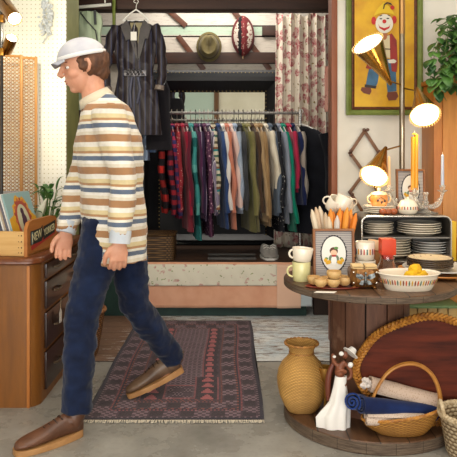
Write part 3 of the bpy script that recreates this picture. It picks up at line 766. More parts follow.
# the front cover: generic painted-style cover
cv=M(); cv.box((-.0035,0,0),(.0035,.305,.305)); X_=.0036
def disc(m,cy,cz,a,b,x,n=28,th=.0004,mi=0,jit=0):
    m.mi=mi; m.prism([(x,cy+a*math.cos(2*PI*k/n)*(1+jit*math.sin(k*2.4)),cz+b*math.sin(2*PI*k/n)*(1+jit*math.sin(k*1.7))) for k in range(n)],(th,0,0))
cv.mi=1; cv.prism([(X_,0,0),(X_,.305,0),(X_,.305,.16),(X_,.24,.20),(X_,.2,.12),(X_,.1,.10),(X_,.06,.19),(X_,.0,.17)],(.0003,0,0))
disc(cv,.155,.16,.105,.125,X_+.0004,28,.0004,1,.1); disc(cv,.155,.155,.085,.108,X_+.0008,28,.0004,2,.06); disc(cv,.155,.15,.065,.09,X_+.0012,28,.0004,3)
disc(cv,.16,.14,.026,.06,X_+.0016,16,.0004,4,.15); disc(cv,.155,.20,.018,.02,X_+.002,12,.0004,4); disc(cv,.16,.10,.02,.022,X_+.002,12,.0004,5,.2)
for k in range(11): disc(cv,.155+.086*math.cos(k*.35-.3),.16+.108*math.sin(k*.35-.3),.010,.010,X_+.0016,8,.0004,2 if k%2 else 5)
a=obj('record_sleeve',cv,[mat('#93b3b4',.5),mat('#dba52c',.5),mat('#a84b3c',.5),mat('#c8c6a4',.5),mat('#4d2f45',.5),mat('#c96e45',.5)],loc=(-1.068,ry+.01,DT+.014),label='yellow and blue painted record cover facing out at the front of the crate',cat='record'); a.rotation_euler=(0,math.radians(-17),math.radians(-7.5))
for k in range(14):
    rec(k,-1.080-.0105*k,mat(rcol[k%9],.5),('%s record sleeve leaning in the crate, %s behind the painted cover'%(names[k%9],['just','second','third','fourth','fifth','sixth','seventh','eighth','ninth','tenth','eleventh','twelfth','thirteenth','fourteenth'][k])))
# ---- plant in bowl
PD=3.72
t=thing('peace_lily','leafy green potted plant with a pale spathe behind the record crate','plant',(PX(47,PD),PD,DT))
obj('bowl',M().lathe([(.03,0),(.035,.012),(.03,.02),(.05,.03),(.075,.06),(.09,.095),(.093,.10),(.088,.10),(.07,.065),(.0,.06)],28),mat('#e08a2c',.3,c2='#c9401f',scale=10,coat=1) if False else mat('#e0892c',.3,c2='#cf4d22',scale=9),t)
obj('soil',M().lathe([(0,.075),(.078,.078),(.078,.07),(0,.07)],20),mat('#2c1d14',.9),t)
lf=mat('#2f5a24',.45,c2='#4e7d38',scale=15); 
def leaf(m,base,d,L,W,droop=.5,seg=7,fold=.25):
    d=Vector(d).normalized(); up=Vector((0,0,1)); sd=d.cross(up); sd=sd.normalized() if sd.length>1e-3 else Vector((1,0,0))
    p=Vector(base); A=[];B=[];Cc=[]
    for i in range(seg+1):
        v=i/seg; wd=W*math.sin(PI*min(1,(v*.92+.04))**.8)*.5; dd=(d+Vector((0,0,-droop*v*1.6))).normalized()
        if i: p=p+dd*(L/seg)
        nn=sd.cross(dd); A.append(m.bm.verts.new(p+sd*wd+nn*wd*fold)); B.append(m.bm.verts.new(p)); Cc.append(m.bm.verts.new(p-sd*wd+nn*wd*fold))
    for i in range(seg):
        m.face((A[i],A[i+1],B[i+1],B[i])); m.face((B[i],B[i+1],Cc[i+1],Cc[i]))
rnd=random.Random(5); m=M(); st=M()
for k in range(46):
    a=rnd.uniform(0,2*PI); r=rnd.uniform(0,.03); el=rnd.uniform(.5,1.5); h=rnd.uniform(.03,.24); b=Vector((r*math.cos(a),r*math.sin(a),.08)); q=b+Vector((math.cos(a)*.06*rnd.random()+.01,math.sin(a)*.05*rnd.random(),h))
    st.tube([b,(b+q)/2+Vector((0,0,.01)),q],.002,4); leaf(m,q,(math.cos(a)*math.cos(el),math.sin(a)*math.cos(el),math.sin(el)*.7),rnd.uniform(.06,.10),rnd.uniform(.024,.038),.6)
obj('leaves',m,lf,t,solid=.0008); obj('stems',st,mat('#50722f',.6),t)
m=M(); leaf(m,(-.03,-.05,.10),(.35,-.2,1),.17,.075,-.1,8,.5); obj('spathe',m,mat('#e3e2cf',.5,c2='#cfd2b0'),t,solid=.001)
m=M(); leaf(m,(-.05,-.02,.08),(-.2,-.2,1),.13,.06,.1,8,.5); obj('dark_leaf',m,mat('#27382a',.4),t,solid=.001)
# ---- cane screen
SD=3.85
t=thing('cane_screen','tall woven cane folding screen standing on the dresser behind the records','screen',(PX(15,SD),SD,DT))
cane=mat('#b5894c',.5,c2='#95683a',scale=30); fr_=wood('#a8743a','#c48f4f','z',5)
def screen(x0,x1,yo0,yo1,z0,z1):
    def pp(x,z): k=(x-x0)/(x1-x0); return Vector((x,yo0+(yo1-yo0)*k,z))
    m=M(); nx=max(3,int((x1-x0)/.021)); nz=int((z1-z0)/.021)
    for i in range(-nz,nx+1):
        for s_ in (1,-1):
            pts=[]
            for q in range(0,nz+1):
                x=x0+(x1-x0)*((i+q) if s_>0 else (nx-i-q))/nx
                if x0-1e-4<=x<=x1+1e-4: pts.append(pp(x,z0+(z1-z0)*q/nz)+Vector((0,.0016*s_,0)))
            if len(pts)>1: m.tube([pts[0],pts[-1]],[(.0022,.0012)]*2,4)
    for q in range(0,nz+1,1): m.tube([pp(x0,z0+(z1-z0)*q/nz),pp(x1,z0+(z1-z0)*q/nz)],.0016,4)
    p=obj('cane_panel',m,cane,t,world=True)
    f_=M()
    for a,b,r in ((pp(x0,z0-.02),pp(x0,z1+.01),.009),(pp(x1,z0-.02),pp(x1,z1+.01),.009),(pp(x0,z0),pp(x1,z0),.008),(pp(x0,z1),pp(x1,z1),.008)): f_.tube([a,b],r,8)
    obj('panel_frame',f_,fr_,p,world=True)
screen(PX(2,SD),PX(20,SD),SD-.03,SD+.02,DT+.022,PZ(56,SD)); screen(PX(20.5,SD),PX(33,SD),SD+.02,SD+.06,DT+.022,PZ(57,SD))
# ---- lace hanging
m=M(); rnd=random.Random(3)
for k in range(26):
    x=rnd.uniform(41,52); y=rnd.uniform(-4,32); L_=rnd.uniform(3,9); m.tube(spl([P(x+rnd.uniform(-3,3)*q/3,y+L_*q/3,4.07+rnd.uniform(-.012,.012)) for q in range(4)],3),[.005]*10,5)
for k in range(34):
    x=46+rnd.gauss(0,3.2); y=rnd.uniform(-4,32); m.ell(P(x,y,4.065+rnd.uniform(-.012,.012)),(.012*rnd.uniform(.6,1.3),.004,.012*rnd.uniform(.6,1.3)),9,5)
m.tube([P(49,30,4.07),P(46,38,4.07),P(42,43,4.07)],.003,5)
obj('lace_garland',m,mat('#cdd2d4',.8,c2='#a9aeb0',scale=60),label='white lacy paper garland hung on the pegboard near its right edge',cat='garland')
# ---- left lamp
LD=3.3
t=thing('floor_lamp','black pole lamp with brass cylinder spotlights at the far left','lamp',(PX(1.5,LD),LD,DT))
obj('pole',M().tube([(PX(1.6,LD),LD,DT+.02),(PX(1.6,LD),LD,CE)],.0085,10),mat('#17130f',.4),t,world=True)
obj('base',M().lathe([(0,0),(.075,0),(.075,.012),(.02,.02),(0,.02)],28),mat('#17130f',.4),t)
brass=mat('#b8843a',.25,1,c2='#a06c2a',scale=20); glow=emit('#fff2d8',9)
def cyl(a,b,r,nm='spotlight_head'):
    a,b=Vector(a),Vector(b); d_=(b-a).normalized(); q=d_.to_track_quat('Z','Y').to_matrix().to_4x4()
    L_=(b-a).length; h=M(); h.lathe([(0,-.0),(r*.8,0),(r,.012),(r,L_),(r*.93,L_),(r*.9,L_-.02),(0,L_-.025)],26,a,q); hd=obj(nm,h,brass,t,world=True)
    bl_=M(); bl_.lathe([(0,L_-.018),(r*.88,L_-.018),(r*.8,L_-.002),(r*.4,L_+.008),(0,L_+.010)],20,a,q); obj('bulb',bl_,glow,hd,world=True)
    return d_
cyl(P(3,2,3.33),P(15,19,3.2),.036); cyl(P(6,52,3.33),P(12,37.5,3.26),.030)
for y in (22,50): obj('arm',M().tube([P(1.6,y,LD),P(5.5,y-1,3.31)],.005,6),mat('#17130f',.4),t,world=True)
obj('clamp',M().cbox(P(1.5,19,LD),(.03,.035,.04),.004),brass,t,world=True); obj('clamp',M().cbox(P(1.5,52,LD),(.03,.03,.04),.004),brass,t,world=True)
spot('spotlight_upper',P(17,21,3.15),P(42,60,4.1),38,(1,.9,.7),90); spot('spotlight_lower',P(12.5,34,3.24),P(28,-10,4.1),10,(1,.9,.7),100)
# ---- handled wicker basket beside dresser
BD=3.95
t=thing('handled_basket','brown wicker basket with hoop handle on the floor beyond the dresser','basket',(PX(84,BD),BD,0.004))
hb=weave('#96683c','#3c2412',24,70)
obj('basket_body',M().lathe([(0,0),(.075,0),(.085,.02),(.11,.15),(.125,.27),(.13,.285),(.12,.285),(.105,.15),(.07,.03),(0,.03)],36),hb,t)
m=M(); m.tube([(.128*math.cos(a),.128*math.sin(a),.285+.004*math.sin(a*20)) for a in [2*PI*k/60 for k in range(61)]],.011,8); obj('rim',m,mat('#a87446',.6,c2='#7b4f2c',scale=60),t)
m=M(); m.tube([(-.12*math.cos(a),.0,.28+.17*math.sin(a)) for a in [PI*k/20 for k in range(21)]],.008,8); obj('handle',m,mat('#7b4f2c',.6),t)
# ================= SPOOL TABLE =================
SX,SY,SR=.67,3.05,.405; TT=PZ(278,3.05); BT=.055
t=thing('cable_spool_table','round table made from a wooden cable spool, stacked with crockery','table',(SX,SY,0))
def spooldisc(z0,z1,R):
    m=M(); n=72; nb=9
    ang=[2*PI*k/n for k in range(n)]
    m.lathe([(0,z0),(R-.004,z0),(R,z0+.004),(R,z1-.004),(R-.004,z1),(0,z1)],n)
    return m
g=G('spool_planks'); o=g.xyz(); v=g.map((9,1,9)); n=g.noise(5,v,7,.7); s_=g.math('LESS_THAN',g.math('FRACT',g.math('MULTIPLY_ADD',o[0],8.2,.35)),.045)
cell=g.math('FLOOR',g.math('MULTIPLY_ADD',o[0],8.2,.35)); wn=g.n('ShaderNodeTexWhiteNoise'); wn.noise_dimensions='1D'; g.l(cell,wn.inputs['W'])
col=g.mix(g.mask(n,.3,.7),'#3f291b','#6b4a32'); col=g.mix(g.math('MULTIPLY',wn.outputs[0],.3),col,'#856a50'); col=g.mix(g.mask(g.noise(4),.55,.75),col,'#34231a'); col=g.mix(s_,col,'#160e0a'); g.bump(n,.3)
spl_m=g.done(col,.42,0,.45)
g=G('spool_rim'); o=g.xyz(); v=g.map((2,2,40)); n=g.noise(6,v,6,.7); at=g.math('ARCTAN2',o[1],o[0]); s_=g.math('LESS_THAN',g.math('FRACT',g.math('MULTIPLY',at,3.3)),.02)
col=g.mix(g.mask(n,.35,.65),'#41332a','#776655'); col=g.mix(g.math('MULTIPLY',s_,.8),col,'#221914'); g.bump(n,.4); rimm=g.done(col,.6,0,.3)
for nm,z0,z1 in (('top_disc',TT-.034,TT),('bottom_disc',.0,BT)):
    m=spooldisc(z0,z1,SR)
    for f in m.bm.faces:
        c=f.calc_center_median(); r=math.hypot(c.x,c.y)
        f.material_index=1 if (z0+.003<c.z<z1-.003 and r>SR*.9) else 0
    if nm=='bottom_disc':
        bmesh.ops.rotate(m.bm,verts=m.bm.verts[:],matrix=Matrix.Rotation(.0,3,'Z'))
    obj(nm,m,[spl_m,rimm],t)
g=G('staves'); o=g.xyz(); v=g.map((5,5,.8)); n=g.noise(5,v,6,.7); col=g.mix(g.mask(n,.3,.7),'#4f3125','#74503d'); col=g.mix(g.mask(g.noise(9),.6,.75),col,'#8d6c58'); g.bump(n,.25); stv=g.done(col,.55,0,.3)
ns=12
for k in range(ns):
    a0=2*PI*(k+.04)/ns-.3; a1=2*PI*(k+.96)/ns-.3; m=M(); R=.186
    pts=[(R*math.cos(a0+(a1-a0)*q/4),R*math.sin(a0+(a1-a0)*q/4)) for q in range(5)]+[((R-.02)*math.cos(a1-(a1-a0)*q/4),(R-.02)*math.sin(a1-(a1-a0)*q/4)) for q in range(5)]
    m.prism([(x,y,BT) for x,y in pts],(0,0,TT-.034-BT)); obj('stave',m,stv,t)
obj('core',M().lathe([(0,BT),(.164,BT),(.164,TT-.034),(0,TT-.034)],30),mat('#1d130d',.8),t)
# ---- side table behind
t=thing('side_table','dark side table behind the spool, carrying the rounded plate cupboard','table',(1.1,3.64,0))
dw=wood('#3b241a','#54362a','x')
obj('tabletop',M().box((.66,3.47,TT-.03),(1.62,3.82,TT-.002),.004),dw,t,world=True)
for x in (.70,1.57):
    for y in (3.51,3.77): obj('leg',M().tube([(x,y,0),(x,y,TT-.03)],[.018,.024],8),dw,t,world=True)
ST=TT-.002
# crate under
t=thing('produce_crate','pale wooden slatted crate with a green top edge under the side table','crate',(1.13,3.62,0))
for k in range(5): obj('slat',M().box((.99+k*.056,3.53,.0),(.99+k*.056+.05,3.545,.40),.002),wood('#c9a766','#b48d4e','z'),t,world=True)
obj('crate_box',M().box((.99,3.546,.0),(1.27,3.76,.385)),wood('#a98a56','#8f7142','z'),t,world=True)
obj('edge_band',M().box((.98,3.52,.40),(1.28,3.77,.415),.002),mat('#6f8a5a',.5),t,world=True)
# ---- armoire & plant
AX=PX(435,3.92)
t=thing('armoire','tall orange pine cupboard behind the lamp at the right edge','cupboard',(1.5,4.05,0))
AZ=PZ(78,3.92)
og=wood('#a85f22','#cf8a3e','z',3.2,.4,stretchf=7)
obj('body',M().box((AX,3.94,0),(1.95,4.19,AZ-.03),.004),og,t,world=True)
obj('door',M().box((AX+.05,3.925,.08),(1.9,3.94,AZ-.08),.006),wood('#b5702c','#d59446','z',4,.4),t,world=True)
m=M(); pts=[]
m.box((AX-.015,3.915,AZ-.03),(1.97,4.195,AZ),.005); obj('cornice',m,og,t,world=True)
# pothos on top
PV=(1.49,4.04,AZ)
t=thing('trailing_pothos','trailing green leafy plant spilling down from the top right cupboard','plant',PV)
obj('pot',M().lathe([(0,0),(.075,0),(.10,.16),(.108,.165),(.108,.185),(.098,.185),(.09,.16),(0,.155)],28),mat('#7b4a30',.6),t)
lv=M(); stm=M(); rnd=random.Random(11)
ends=[]
for k in range(19):
    x0=PV[0]+rnd.uniform(-.06,.06); y0=PV[1]+rnd.uniform(-.06,0)
    px=rnd.uniform(431,470); ytop=rnd.uniform(8,60); yb=rnd.uniform(55,100) if px>438 else rnd.uniform(50,96)
    d_=rnd.uniform(3.72,3.88); A=Vector((x0,y0,AZ+.17)); Bp=Vector((x0*.5+PX(px,d_)*.5,y0*.4+d_*.6,max(PZ(ytop,d_),AZ+.12))); Cp=P(px,(ytop+yb)/2,d_); Dp=P(px+rnd.uniform(-5,5),yb,d_-.03)
    pts=spl([A,Bp,Cp,Dp],7); stm.tube([p-Vector(PV) for p in pts],.0022,4)
    for i,p in enumerate(pts[3:]):
        if rnd.random()<.8:
            a=rnd.uniform(0,2*PI); s=rnd.uniform(.05,.085)
            leaf(lv,p-Vector(PV),(math.cos(a)*.9,-abs(math.sin(a))*.5-.2,-.5+rnd.uniform(-.3,.5)),s,s*.80,.5,5,.2)
for k in range(26):
    a=rnd.uniform(0,2*PI); s=rnd.uniform(.05,.08); b=Vector((rnd.uniform(-.22,.15),rnd.uniform(-.14,.05),.16+rnd.uniform(0,.22)))
    leaf(lv,b,(math.cos(a),math.sin(a)-.4,.1),s,s*.8,.6,5,.2); stm.tube([(0,0,.16),(b.x*.5,b.y*.5,b.z+.02),b],.002,4)
obj('leaves',lv,mat('#234a22',.42,c2='#5c8a3c',scale=12),t,solid=.0008); obj('stems',stm,mat('#6b7a38',.6),t)
# ---- clown painting
CD=4.16
t=thing('clown_painting','yellow painting of a clown in a green and dark wood frame on the white wall','painting',P(384,115,CD))
fx0,fx1,fz0,fz1=PX(346.5,CD),PX(423,CD),PZ(115,CD),PZ(-24,CD)
def rframe(name,x0,x1,z0,z1,w_,y,dep,mt,par,world=True,prof=None):
    prof=prof or [(0,0),(0,-dep),(.3,-dep*1.15),(.8,-dep*.8),(1,-dep*.5),(1,0)]
    rings=[]
    for k,dy in prof: rings.append([(x0+w_*k,y+dy,z0+w_*k),(x1-w_*k,y+dy,z0+w_*k),(x1-w_*k,y+dy,z1-w_*k),(x0+w_*k,y+dy,z1-w_*k)])
    m=M(); m.loft(rings,caps=False); return obj(name,m,mt,par,world=world,ang=15)
rframe('outer_frame',fx0,fx1,fz0,fz1,.038,CD+.03,.03,mat('#7c8a3f',.5,c2='#66742f'),t)
rframe('inner_frame',fx0+.036,fx1-.036,fz0+.036,fz1-.036,.022,CD+.028,.022,mat('#4b2417',.4,c2='#6e3a1d',scale=60),t)
m=M(); m.mi=0; m.box((fx0+.05,CD+.012,fz0+.05),(fx1-.05,CD+.02,fz1-.05))
lay=[0]
def shp(mi,pts): lay[0]+=1; m.mi=mi; m.prism([P(x,y,CD)+Vector((0,.0115-.0005*lay[0],0)) for x,y in pts],(0,.0005,0))
def el(mi,cx,cy,a,b,n=20,rot=0,a0=0,a1=2*PI):
    shp(mi,[(cx+a*math.cos(a0+(a1-a0)*k/n)*math.cos(rot)-b*math.sin(a0+(a1-a0)*k/n)*math.sin(rot),cy+a*math.cos(a0+(a1-a0)*k/n)*math.sin(rot)+b*math.sin(a0+(a1-a0)*k/n)*math.cos(rot)) for k in range(n)])
# materials:1 red coat,2 white face,3 red,4 blue trousers,5 brown,6 cream shirt,7 yellow hat,8 dark,9 skin
shp(4,[(371,63),(381,64),(378,83),(376,87),(366,86),(368,74)]); shp(4,[(385,58),(396,60),(397,91),(388,92),(386,75)])
shp(8,[(365,84),(377,86),(376,88.5),(365,87)]) ; shp(5,[(362,87),(371,87.5),(372,91),(370,94.5),(364,93),(361,90)]); shp(5,[(388,92),(397,91.5),(399,96),(396,100),(389,100.5),(387,96)])
shp(1,[(381,33),(388,35),(392,33),(397,40),(398,62),(397,72),(392,71),(391,60),(387,45),(382,52),(378,66),(371,69),(366,68),(370,56),(377,40)])
shp(6,[(380,35),(385,36),(390,35),(390.5,58),(381,56)]); shp(9,[(382,33),(388,33),(387,38),(385,40),(383,38)]); shp(8,[(381,48),(391,48.5),(391,49.5),(381,49)])
shp(2,[(388,60),(394,59),(397,61),(395,63),(389,63)])
el(3,374,20.5,2.4,4,12); el(3,394.5,19.5,2.4,4,12)
el(2,384.5,23.5,8.8,9.6,24); shp(7,[(374,16),(376,11),(380,6),(384,2),(389,6),(393,11),(395,15),(389,13),(384,12.6),(379,13.4)])
shp(3,[(378.5,24),(380,26.5),(384.5,28),(389,26.5),(390.5,24),(389.5,28),(384.5,30.8),(379.6,28)]); el(8,381,18.6,1.5,.7,8); el(8,388,18.3,1.5,.7,8); el(3,384.5,21.3,2,2,14)
el(8,381,15.5,1.6,.5,8,-.4); el(8,389,15.3,1.6,.5,8,.4)
el(3,392.5,7.5,2.2,2.2,12); shp(8,[(383,9),(384,4),(387,2),(391,3),(393,6),(391.5,5),(388,3.4),(385,5),(384,9)])
g=G('painted_yellow'); col=g.mix(g.mask(g.noise(6),.35,.65),'#e3b21e','#c98f17'); g.bump(g.noise(60),.2); yel=g.done(col,.4,0,.4)
pm=[yel,mat('#a5281f',.5,c2='#7f1f1c'),mat('#e6e0d0',.5),mat('#c01f1b',.5),mat('#3f6f93',.5,c2='#30556f'),mat('#70331b',.5),mat('#d9cba4',.5),mat('#e6c01f',.5),mat('#2d2018',.5),mat('#b06a3e',.5)]
obj('canvas',m,pm,t,world=True)
# ---- accordion peg rack on wall
t=thing('peg_rack','brown wooden accordion peg rack on the white wall','rack',P(362,170,4.18))
pk=wood('#6e4a34','#8d6547','z',7); RDp=4.185
J=[((364.5,131),(379,153)),((364.5,131),(350,153)),((379,153),(350,192)),((350,153),(377,190)),((350,192),(364,214)),((377,192),(364,214))]
for i,(a,b) in enumerate(J):
    A=P(*a,RDp-.012*(i%2)); B=P(*b,RDp-.012*(i%2)); d_=B-A; m=M(); m.cbox((A+B)/2,(d_.length+.02,.009,.021),.002,Matrix.Rotation(-math.atan2(d_.z,d_.x),4,'Y')); obj('slat',m,pk,t,world=True)
for x,y in ((363,130),(366.5,130),(378,151.5),(380.5,153),(350,151),(350,155),(349,192),(378,192),(364,172),(351.5,194)):
    m=M(); a=P(x,y,RDp-.018); m.lathe([(0,0),(.006,0),(.006,.02),(.011,.026),(.011,.034),(.006,.038),(0,.038)],12,a,Matrix.Rotation(PI/2,4,'X')); obj('peg',m,mat('#5b3a2b',.4),t,world=True)
# ---- pole lamp with three cone shades
LP=3.87; lx=PX(402,LP)
t=thing('pole_lamp','silver and brass pole lamp with three perforated cone shades','lamp',(lx,LP,0))
obj('pole',M().tube([(lx,LP,.012),(lx,LP,CE)],.0165,14),mat('#a39a8c',.28,1,c2='#8a7a64',scale=4),t,world=True)
obj('pole_sleeve',M().tube([(lx,LP,PZ(34,LP)),(lx,LP,CE)],.0185,14),mat('#b98f5c',.3,.9),t,world=True)
obj('base',M().lathe([(0,0),(.12,0),(.12,.012),(.03,.02),(0,.02)],30),mat('#a39a8c',.3,1),t)
brs=mat('#a87b35',.25,1,c2='#d2a75a',scale=8); glow2=emit('#ffe4b4',4.5); glow1=emit('#fff4dc',2.2)
def cone(c,tip,r,gm,wat,nm,yaw):
    c=Vector(c);tip=Vector(tip); d_=(c-tip); L_=d_.length; q=d_.normalized().to_track_quat('Z','Y').to_matrix().to_4x4()
    m=M(); m.lathe([(.004,-.0),(.010,.004),(.013,.02),(r*.42,L_*.38),(r*.82,L_*.82),(r,L_),(r*.97,L_),(r*.8,L_*.80),(r*.3,L_*.35),(.0,.03)],32,tip,q)
    sh=obj('lamp_shade',m,brs,t,world=True)
    m=M(); n=34
    for k in range(n):
        a=2*PI*k/n; p=tip+q@Vector((r*1.02*math.cos(a),r*1.02*math.sin(a),L_-.002)); p2=tip+q@Vector((r*1.05*math.cos(a),r*1.05*math.sin(a),L_+.010)); m.tube([p,p2],.0028,5)
    obj('perforated_rim',m,mat('#e8c78a',.4,.6),sh,world=True)
    m=M(); m.lathe([(0,L_-.012),(r*.94,L_-.010),(r*.9,L_+.006),(r*.6,L_+.02),(0,L_+.027)],28,tip,q); obj('diffuser',m,gm,sh,world=True)
    m=M(); m.tube([tip+q@Vector((0,0,.03)),Vector((lx,LP,tip.z+.01))],.005,6); obj('arm',m,brs,t,world=True)
    pt(nm,tip+q@Vector((0,0,L_+.07)),wat,(1,.78,.48),.05)
cone(P(368,44,3.66),P(391,85,3.78),.092,glow1,.8,'lamp_glow_upper',0)
cone(P(425,115,3.60),P(417,88,3.78),.083,glow2,3.0,'lamp_glow_middle',0)
cone(P(374,176,3.62),P(386,147,3.78),.078,glow2,1.3,'lamp_glow_lower',0)
# ---- plate cupboard on side table
UX0,UX1=PX(361,3.5),PX(452,3.5); UZ=PZ(215.5,3.5); UY0,UY1=3.5,3.76; USH=PZ(237.5,3.5)
t=thing('plate_cupboard','open chrome edged cupboard with rounded corners full of plates','cupboard',((UX0+UX1)/2,3.63,ST))
def rr(x0,x1,z0,z1,r,y,n=6):
    o_=[(x0,y,z0),(x1,y,z0)]
    o_+=[(x1-r+r*math.cos(PI/2*k/n),y,z1-r+r*math.sin(PI/2*k/n)) for k in range(n+1)]+[(x0+r-r*math.sin(PI/2*k/n),y,z1-r+r*math.cos(PI/2*k/n)) for k in range(n+1)]
    return o_
m=M(); m.loft([rr(UX0,UX1,ST,UZ,.04,UY0),rr(UX0,UX1,ST,UZ,.04,UY1),rr(UX0+.01,UX1-.01,ST+.01,UZ-.01,.032,UY1),rr(UX0+.01,UX1-.01,ST+.01,UZ-.01,.032,UY0),rr(UX0,UX1,ST,UZ,.04,UY0)],caps=False)
obj('shell',m,mat('#6f6a64',.3,.8,c2='#8d8378',scale=5),t,world=True)
obj('back_panel',M().box((UX0+.01,UY1-.012,ST+.01),(UX1-.01,UY1-.002,UZ-.01)),mat('#27211e',.5),t,world=True)
obj('shelf',M().box((UX0+.01,UY0+.01,USH-.006),(UX1-.01,UY1-.012,USH)),mat('#8b857d',.35,.6),t,world=True)
m=M(); pts=rr(UX0+.004,UX1-.004,ST+.004,UZ-.004,.036,UY0); m.tube([Vector(p)+Vector((0,-.001,0)) for p in pts+[pts[0]]],.0045,6); obj('chrome_edge',m,mat('#d9d4cb',.15,1),t,world=True)
china=mat('#f4ead8',.22,spec=.5,c2='#eee2cc',scale=3,Coat_Weight=.4); chinab=mat('#d9d6d0',.25,Coat_Weight=.3)
def plate_mesh(r,h=.02,th=.003): 
    return M().lathe([(0,0),(r*.55,0),(r*.6,.002),(r*.97,h),(r,h+.001),(r*.985,h+.004),(r*.93,h+.0015),(r*.58,.005),(0,.004)],40)
def stack(x,y,z,r,n,dz,desc,where,mt,grp,h=.018,cat='plate'):
    proto=None; names=ORD[:n-1]+['topmost']
    for k in range(n):
        lb='%s, %s of the stack %s'%(desc,'topmost' if k==n-1 else ('bottom one' if k==0 else ORD[k]+' from bottom'),where)
        if proto is None: proto=obj('dinner_plate',plate_mesh(r,h),mt,loc=(x,y,z),label=lb,cat=cat,group=grp); 
        else: dup(proto,(x+random.uniform(-.003,.003),y+random.uniform(-.003,.002),z+k*dz),0,lb)
    return z+(n-1)*dz+.006
stack(PX(378,3.62),3.62,USH,.085,5,.0125,'cream plate','on the upper left cupboard shelf',china,'plates on upper left of the cupboard')
stack(PX(419,3.62),3.62,USH,.122,5,.0125,'wide white plate','on the upper right cupboard shelf',china,'plates on upper right of the cupboard',.02)
stack(PX(394,3.62),3.62,ST+.012,.093,7,.0145,'cream plate','at the lower left of the cupboard',china,'plates at lower left of the cupboard')
stack(PX(430,3.62),3.63,ST+.012,.097,6,.0140,'pale grey plate','at the lower right of the cupboard',chinab,'plates at lower right of the cupboard')
# on top of cupboard
ztop=stack(PX(378,3.62),3.62,UZ,.084,4,.010,'white saucer plate','on top of the cupboard',china,'plates on top of the cupboard',.012)
def potbody(prof,n=32): return M().lathe(prof,n)
# sugar pot
def handle(m,c,s,r,rr_=.0045,sy=1.2):
    m.tube([(c[0]+s*r*math.sin(a),c[1],c[2]+r*sy*math.cos(a)) for a in [PI*k/12 for k in range(13)]],rr_,8)
pz=ztop+.004; t=thing('sugar_pot','peach lidded pot with dark cherries standing on the saucers atop cupboard','pot',(PX(379,3.62),3.62,pz))
m=M(); m.lathe([(0,0),(.035,0),(.045,.01),(.050,.03),(.049,.055),(.043,.066),(.04,.066),(.046,.03),(0,.008)],32)
obj('pot_body',m,mat('#d9853c',.25,c2='#e09a58',Coat_Weight=.5),t)
obj('lid',M().lathe([(.046,.066),(.048,.069),(.04,.078),(.02,.085),(.008,.087),(.008,.092),(.012,.097),(.008,.103),(0,.104)],28),mat('#e8c79a',.25),t)
for s in (-1,1): m=M(); handle(m,(s*.048,0,.042),s,.017); obj('handle',m,mat('#e8c79a',.25),t)
m=M(); 
for x,z in ((-.014,.036),(.004,.028),(.020,.034)): m.ell((x,-.0475+abs(x)*.2,z),(.009,.004,.009),10,6)
m.tube([(-.014,-.049,.044),(0,-.050,.055),(.018,-.048,.043)],.0015,4); obj('cherry_motif',m,mat('#3b1f1c',.4),t)
# eggs
for x,y,lb in ((383,213,'left reddish brown wooden egg before the saucers on the cupboard'),(388.5,211.5,'middle dark brown wooden egg before the saucers on the cupboard'),(394,213,'right reddish brown wooden egg beside the creamer')):
    obj('wooden_egg',M().ell((0,0,0),(.021,.018,.018),16,10),mat('#8d3f22' if x!=388.5 else '#4f2418',.4,c2='#a2552f'),loc=(PX(x,3.53),3.535,UZ+.018),label=lb,cat='egg',group='eggs on the cupboard')
# creamer
t=thing('cream_pot','white pot with coloured dashes standing on the cupboard before the candelabra','pot',(PX(408.5,3.55),3.565,UZ))
obj('pot_body',M().lathe([(0,0),(.036,0),(.05,.012),(.056,.035),(.053,.055),(.042,.07),(.040,.076),(.037,.076),(.05,.035),(0,.01)],36),china,t)
obj('lid',M().lathe([(.038,.074),(.036,.079),(.012,.086),(.006,.087),(.009,.094),(0,.098)],24),china,t)
m=M(); cm_=[mat('#c2402e',.4),mat('#3c6b66',.4),mat('#d08a2a',.4),mat('#7a4a5a',.4)]
def dashes(m,r,z,h,n,w_=.003,a0=PI*1.05,a1=PI*1.95,dr=.0012,rf=None,sy=1):
    for k in range(n):
        a=a0+(a1-a0)*k/(n-1); m.mi=k%4; m.cbox((r*math.cos(a),r*sy*math.sin(a),z),(.002,w_,h),0,Matrix.Rotation(math.atan2(math.sin(a)/sy,math.cos(a)),4,'Z'))
dashes(m,.0555,.038,.016,11,.006); obj('painted_dashes',m,cm_,t)
# candelabra
t=thing('glass_candelabra','clear glass three armed candelabra holding candles on the cupboard','candelabra',(PX(426,3.64),3.65,UZ))
ox,oy,oz=PX(426,3.64),3.65,UZ
gl=G('pressed_glass').done('#fffaf0',.06,0,.8,Transmission_Weight=.8,IOR=1.4)
m=M(); m.lathe([(0,0),(.07,0),(.072,.006),(.03,.014),(.014,.025),(.012,.05),(.022,.06),(.013,.07),(.011,.10),(.02,.11),(.014,.12),(0,.12)],24)
cups=[]
for px,py,dy in ((389,187,0),(414.5,190,-.02),(442.5,187,0)):
    q=P(px,py,3.64+dy); q=Vector((q.x-ox,q.y-oy,q.z-oz)); cups.append(q)
    if px!=0:
        m.tube(spl([(0,0,.055),(q.x*.35,q.y*.5,.03),(q.x*.8,q.y,q.z*.35),(q.x,q.y,q.z-.03)],5),.009,8)
    for i in range(4):
        f_=i/4; m.ell((q.x*(.3+.17*i),q.y*(.3+.17*i),.038+.01*i*i*.4),.0125,8,6)
    m.lathe([(0,-.045),(.008,-.045),(.012,-.03),(.028,-.022),(.03,-.018),(.012,-.014),(.016,0),(.019,.012),(.013,.012),(.012,.0),(0,-.0)],20,q)
obj('glass_body',m,gl,t)
